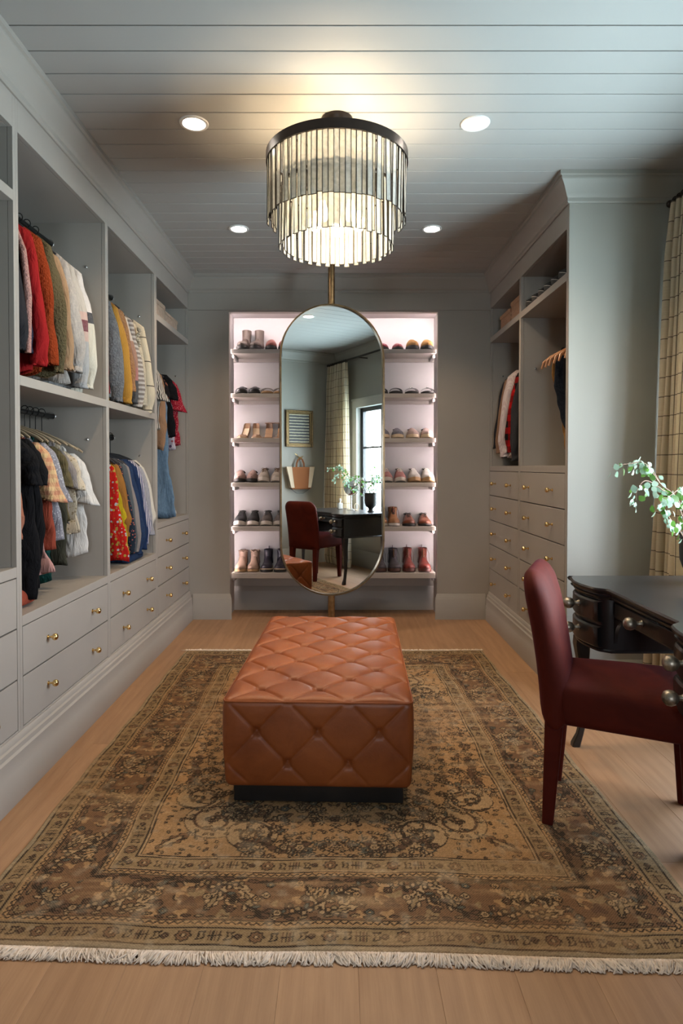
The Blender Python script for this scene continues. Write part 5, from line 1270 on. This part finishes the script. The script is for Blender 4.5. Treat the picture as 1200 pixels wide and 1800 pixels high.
def spiral(x, y, r0, a0, turns, sgn, n=26): return [(x+r0*(1-.85*k/n)*math.cos(a0+sgn*2*PI*turns*k/n), y+r0*(1-.85*k/n)*math.sin(a0+sgn*2*PI*turns*k/n)) for k in range(n+1)]
rr_ = random.Random(5)
# guard tile with rosettes and hooked squares (period .19, width .052)
G = Can(.19, .052, 5)
G.rosette(.03, .026, .020, 2, 3, 8)
for (x, y) in ((.075, .026), (.150, .026)):
    G.line([(x-.010, y-.014), (x+.006, y-.012), (x+.010, y), (x+.004, y+.006), (x+.010, y+.014), (x-.008, y+.012), (x-.004, y), (x-.010, y-.014)], .003, 1)
for q in range(4): G.line([(.098+q*.009, .010), (.098+q*.009, .040)], .0032, 1 if q % 2 else 6)
G.line([(.095, .025), (.13, .027)], .003, 1); G.rosette(.172, .026, .009, 6, 3, 4)
# zigzag tile
Zt = Can(.022, .016, 0); Zt.line([(.0, .003), (.011, .013), (.022, .003)], .0028, 1)
# main border tile (period .56, width .175)
Bt = Can(.56, .175, 2)
def wrap(fn):
    for o_ in (-.56, 0, .56): fn(o_)
rb_ = random.Random(9)
for o_ in (-.56, 0, .56):
    rb_.seed(9)
    for k in range(26):                      # mottled ground
        Bt.blob(o_+rb_.uniform(0, .56), rb_.uniform(.01, .165), lambda a, r=rb_.uniform(.008, .02), q=rb_.uniform(0, 6): r*(1+.35*np.sin(3*a+q)), .03, (5, 0, 2, 6)[k % 4], (5, 0, 2, 6)[k % 4])
    for (x, y, a, L, w_) in ((.07, .03, 1.15, .12, .040), (.21, .03, 1.99, .12, .040), (.35, .145, -1.15, .12, .040), (.49, .145, -1.99, .12, .040), (.10, .155, -.35, .10, .030), (.40, .020, .35, .10, .030)):
        Bt.leaf(o_+x, y, a, L, w_, 3); Bt.leaf(o_+x, y, a, L*.75, w_*.4, 5)
    for c0, yb_, u_ in ((.14, .075, 1), (.42, .10, -1)):
        for k in range(-4, 5): Bt.leaf(o_+c0+.006*k, yb_-.03*u_, u_*PI/2+k*.27, .062-.003*abs(k), .015, (0, 3)[k % 2])
        Bt.rosette(o_+c0, yb_-.034*u_, .014, 6, 3, 6)
    wv = [(o_+.56*k/60, .0875+.066*math.cos(2*PI*k/60+.0)) for k in range(61)]
    Bt.line(wv, .006, 1)
    for k in range(1, 60, 2):
        x, y = wv[k]; a = math.atan2(wv[k+1][1]-wv[k-1][1], wv[k+1][0]-wv[k-1][0]); Bt.leaf(x, y, a+(.8 if k % 4 < 2 else -.8), .030, .013, (6, 3, 4, 1)[(k//2) % 4])
    for k in range(16): Bt.leaf(o_+.035*k, .163-.006*math.cos(k), .25*math.sin(k*2), .038, .014, (1, 6)[k % 2]); Bt.leaf(o_+.035*k+.01, .010+.004*math.cos(k), .2*math.sin(k*3), .030, .010, (6, 5)[k % 2])
    for (x, y) in ((.02, .12), (.05, .15), (.27, .03), (.30, .055), (.245, .145), (.33, .15), (.52, .03), (.50, .06), (.235, .10), (.345, .085), (.07, .09), (.21, .085), (.49, .10), (.55, .085)): Bt.rosette(o_+x, y, .013, (4, 0, 6, 3)[int(x*100) % 4], 3, (5, 6, 4)[int(x*50) % 3])
    for k in range(8): Bt.blob(o_+.045+.0165*k, .140+.010*math.sin(k*2.1), lambda a: .0085+0*a, .012, (0, 5, 3)[k % 3], 1); Bt.blob(o_+.31+.0165*k, .036+.010*math.sin(k*2.1), lambda a: .0085+0*a, .012, (0, 5, 3)[k % 3], 1)
# quarter field
BD = .385
QW, QL = RW/2-BD, RL/2-BD
Q = Can(QW, QL, 0)
# corner scrolls
for (x, y, r, a0, sg) in ((.20, .20, .105, .3, 1), (.33, .12, .085, 2.4, -1), (.12, .35, .085, 4.0, 1)):
    Q.disc(x, y, r, 3); Q.ring(x, y, r, .004, 1)
    p = spiral(x, y, r*.95, a0, 1.4, sg); Q.line(p, .010, 6 if r > .1 else 1); Q.line(p, .004, 2); Q.vine(p, .003, 1, True)
for (x, y, a, L, w_) in ((.03, .03, .78, .14, .05), (.30, .24, 1.2, .12, .05), (.24, .30, .35, .12, .05), (.42, .06, .1, .11, .045), (.05, .46, 1.5, .11, .045), (.38, .20, .5, .10, .04), (.16, .44, 1.0, .10, .04)):
    Q.leaf(x, y, a, L, w_*.8, 2); Q.leaf(x+.008, y+.008, a, L*.72, w_*.4, 3)
for k in range(9): Q.leaf(.28+.026*k, .055+.020*math.sin(k*.8), .4*math.sin(k), .040, .026, 6)
for k in range(9): Q.leaf(.055+.02*math.sin(k*.8), .44+.026*k, PI/2+.4*math.sin(k), .040, .026, 6)
# centre medallion arcs (centre of the rug is at (QW, QL))
for r, c in ((.34, 6), (.30, 4), (.27, 3), (.16, 2), (.09, 3)):
    Q.blob(QW, QL, lambda a, r=r: r*(1+.10*np.cos(a*8)), r*1.25, c)
for k in range(12):
    a = PI+PI/2*k/11; Q.palmette(QW+.215*math.cos(a), QL+.26*math.sin(a), .022, 1 if k % 2 else -1); Q.rosette(QW+.125*math.cos(a), QL+.125*math.sin(a), .016, 2, 3)
# scattered vines and flowers
for k in range(260):
    x, y = rr_.uniform(0, QW), rr_.uniform(.0, QL)
    if (x < .28 and y < .40 and x+y < .5) or math.hypot(x-QW, y-QL) < .33: continue
    p = [(x, y)]; a = rr_.uniform(0, 6.28); da = rr_.uniform(-.35, .35)
    for i in range(11): a += da*1.6+rr_.uniform(-.2, .2); p.append((p[-1][0]+.010*math.cos(a), p[-1][1]+.010*math.sin(a)))
    Q.vine(p, .0024, rr_.choice((1, 1, 6, 4)), True, (2, 4, 3)); 
    if k % 2: Q.rosette(p[-1][0], p[-1][1], rr_.uniform(.011, .019), rr_.choice((2, 3, 4, 6)), 3, rr_.choice((5, 6, 8)))
    elif k % 5 == 0: Q.palmette(p[-1][0], p[-1][1], .026, rr_.choice((-1, 1)), 3, 2)
for k in range(420):
    x, y = rr_.uniform(0, QW), rr_.uniform(0, QL); Q.leaf(x, y, rr_.uniform(0, 6.28), rr_.uniform(.014, .026), .008, rr_.choice((2, 3, 5, 3, 0)))
# mesh grid (finer towards the near edge) and colour sampling
nu = 600; us = np.linspace(0, RW, nu+1)
vs = [0.0]
while vs[-1] < RL: vs.append(vs[-1]+.0022+.0036*min(1, vs[-1]/1.6))
vs[-1] = RL; vs = np.array(vs); nv = len(vs)-1
UU, VV = np.meshgrid(us, vs)               # rows = v
wob = .0035*np.sin(VV*9)+.003*np.sin(UU*13+1)
qu = np.minimum(UU, RW-UU)+.002*np.sin(VV*11); qv = np.minimum(VV, RL-VV)+.003*np.sin(UU*7+2)
d = np.minimum(qu, qv); s_al = np.where(qv < qu, UU, VV)
idx = np.full(UU.shape, 5, np.uint8)
def samp(cn, along, across):
    return cn.a[np.clip((across/RS).astype(int), 0, cn.h-1), ((along/RS).astype(int)) % cn.w]
def band(a, b, cn, flip=False):
    m = (d >= a) & (d < b); ac = (d[m]-a) if not flip else (b-d[m]); idx[m] = samp(cn, s_al[m], ac)
def stripe(a, b, c): idx[(d >= a) & (d < b)] = c
stripe(0, .018, 7); stripe(.018, .024, 1); band(.026, .078, G); stripe(.078, .083, 1); stripe(.083, .089, 5); band(.090, .106, Zt); stripe(.107, .111, 1)
band(.111, .286, Bt); stripe(.286, .290, 1); band(.292, .308, Zt, True); stripe(.308, .312, 1); stripe(.312, .317, 3); band(.317, .369, G, True); stripe(.369, .374, 1); stripe(.374, .380, 3); stripe(.380, .385, 1)
mf = d >= BD
idx[mf] = Q.a[np.clip(((qv[mf]-BD)/RS).astype(int), 0, Q.h-1), np.clip(((qu[mf]-BD)/RS).astype(int), 0, Q.w-1)]
colr = PAL[idx].astype(np.float64)
rs = np.random.RandomState(3)
def fbm(nx, ny, oct_=4):
    out_ = np.zeros(UU.shape); amp = 1
    for o_ in range(oct_):
        gx, gy = int(nx*2**o_)+2, int(ny*2**o_)+2; g_ = rs.rand(gy, gx)
        X_ = UU/RW*(gx-1.001); Y_ = VV/RL*(gy-1.001); xi, yi = X_.astype(int), Y_.astype(int); fx, fy = X_-xi, Y_-yi; fx = fx*fx*(3-2*fx); fy = fy*fy*(3-2*fy)
        out_ += amp*((g_[yi, xi]*(1-fx)+g_[yi, xi+1]*fx)*(1-fy)+(g_[yi+1, xi]*(1-fx)+g_[yi+1, xi+1]*fx)*fy); amp *= .5
    return out_/(2-.5**(oct_-1))
f1 = fbm(5, 6); f2 = fbm(8, 90, 3); f3 = fbm(60, 80, 2)
tan_ = np.array((.36, .235, .12)); brn = np.array((.20, .105, .055)); gry = np.array((.42, .34, .23))
wear = np.clip((f2-.5)*3+(f1-.55)*2, 0, 1)[..., None]*.55
colr = colr*(1-wear)+tan_*wear*.9
wb = np.clip((f1-.52)*4, 0, 1)[..., None]*.28; colr = colr*(1-wb)+brn*wb
gg = np.clip((f3-.62)*5, 0, 1)[..., None]*.25; colr = colr*(1-gg)+gry*gg
colr *= (.66+.52*rs.rand(*UU.shape))[..., None]*(.80+.40*f2[..., None])
NL, NR, FL, FR = np.array((-1.020, 1.575)), np.array((1.000, 1.528)), np.array((-1.026, 4.138)), np.array((.950, 4.145))
tu = (UU/RW)[..., None]; tv = (VV/RL)[..., None]
XY = (NL*(1-tu)+NR*tu)*(1-tv)+(FL*(1-tu)+FR*tu)*tv
XY[..., 0] += .004*np.sin(VV*5)+.003*np.sin(VV*17); XY[..., 1] += .004*np.sin(UU*6+1)+.0025*np.sin(UU*21)
ZZ = .0055+.0008*np.sin(UU*9)*np.sin(VV*7)+.0010*f3; ed = np.clip(np.minimum(np.minimum(UU, RW-UU), np.minimum(VV, RL-VV))/.006, 0, 1); ZZ = .001+ZZ*ed
vert = np.dstack([XY, ZZ]).reshape(-1, 3).astype(np.float32)
me = bpy.data.meshes.new('area_rug'); nV = (nu+1)*(nv+1); nF = nu*nv
me.vertices.add(nV); me.vertices.foreach_set('co', vert.ravel())
I, J = np.meshgrid(np.arange(nu), np.arange(nv)); base = J*(nu+1)+I
qd = np.stack([base, base+1, base+nu+2, base+nu+1], -1).reshape(-1).astype(np.int32)
me.loops.add(nF*4); me.loops.foreach_set('vertex_index', qd); me.polygons.add(nF); me.polygons.foreach_set('loop_start', np.arange(0, nF*4, 4, dtype=np.int32)); me.polygons.foreach_set('use_smooth', np.ones(nF, bool)); me.update(calc_edges=True)
ca = me.color_attributes.new('weave_colour', 'FLOAT_COLOR', 'POINT'); ca.data.foreach_set('color', np.concatenate([colr.reshape(-1, 3), np.ones((nV, 1))], 1).astype(np.float32).ravel())
m, nt, b = _nodes('rug_wool'); at_ = nt.nodes.new('ShaderNodeAttribute'); at_.attribute_name = 'weave_colour'; tc = nt.nodes.new('ShaderNodeTexCoord')
ck = nt.nodes.new('ShaderNodeTexChecker'); ck.inputs['Scale'].default_value = 260; lk(nt, tc.outputs['Object'], ck.inputs[0]); n_ = noise(nt, tc.outputs['Object'], 500, 2)
c = mixc(nt, math_(nt, 'MULTIPLY', ck.outputs[1], .14), at_.outputs[0], (.45, .34, .22)); lk(nt, c, b.inputs['Base Color']); b.inputs['Roughness'].default_value = .95; b.inputs['Specular IOR Level'].default_value = .1
bump(nt, b, math_(nt, 'ADD', ck.outputs[1], n_.outputs[0]), .4, .002)
me.materials.append(m)
rug = bpy.data.objects.new('area_rug', me); C.objects.link(rug); tag(rug, 'worn brown and tan oriental rug with fringed ends under the ottoman', 'rug')
fr = mat('fringe_wool', (.66, .55, .44), .95, var=.2, vscale=60)
def fringe(A_, B_, sy, n, ln, seed):
    rnd = random.Random(seed); mb = MB()
    for i in range(n):
        t = (i+rnd.random()*.9)/n; x = A_[0]+(B_[0]-A_[0])*t; y = A_[1]+(B_[1]-A_[1])*t+.004*math.sin(t*RW*6+1)
        l = ln*rnd.uniform(.65, 1.15); dx = rnd.gauss(0, .012)+.010*math.sin(t*40); r = rnd.uniform(.0018, .0032); z = rnd.uniform(.002, .008)
        mb.tube([(x, y+sy*-.003, .004), (x+dx*.3, y+sy*l*.4, z+.003), (x+dx*.8, y+sy*l*.8, z), (x+dx*1.3, y+sy*l, .0026)], [r*.8, r, r, r*.6], 4)
    o = mb.build('fringe', fr, rug, sharp=None); o['kind'] = 'stuff'; return o
fringe(NL, NR, -1, 1500, .036, 1); fringe(FL, FR, 1, 700, .022, 2)
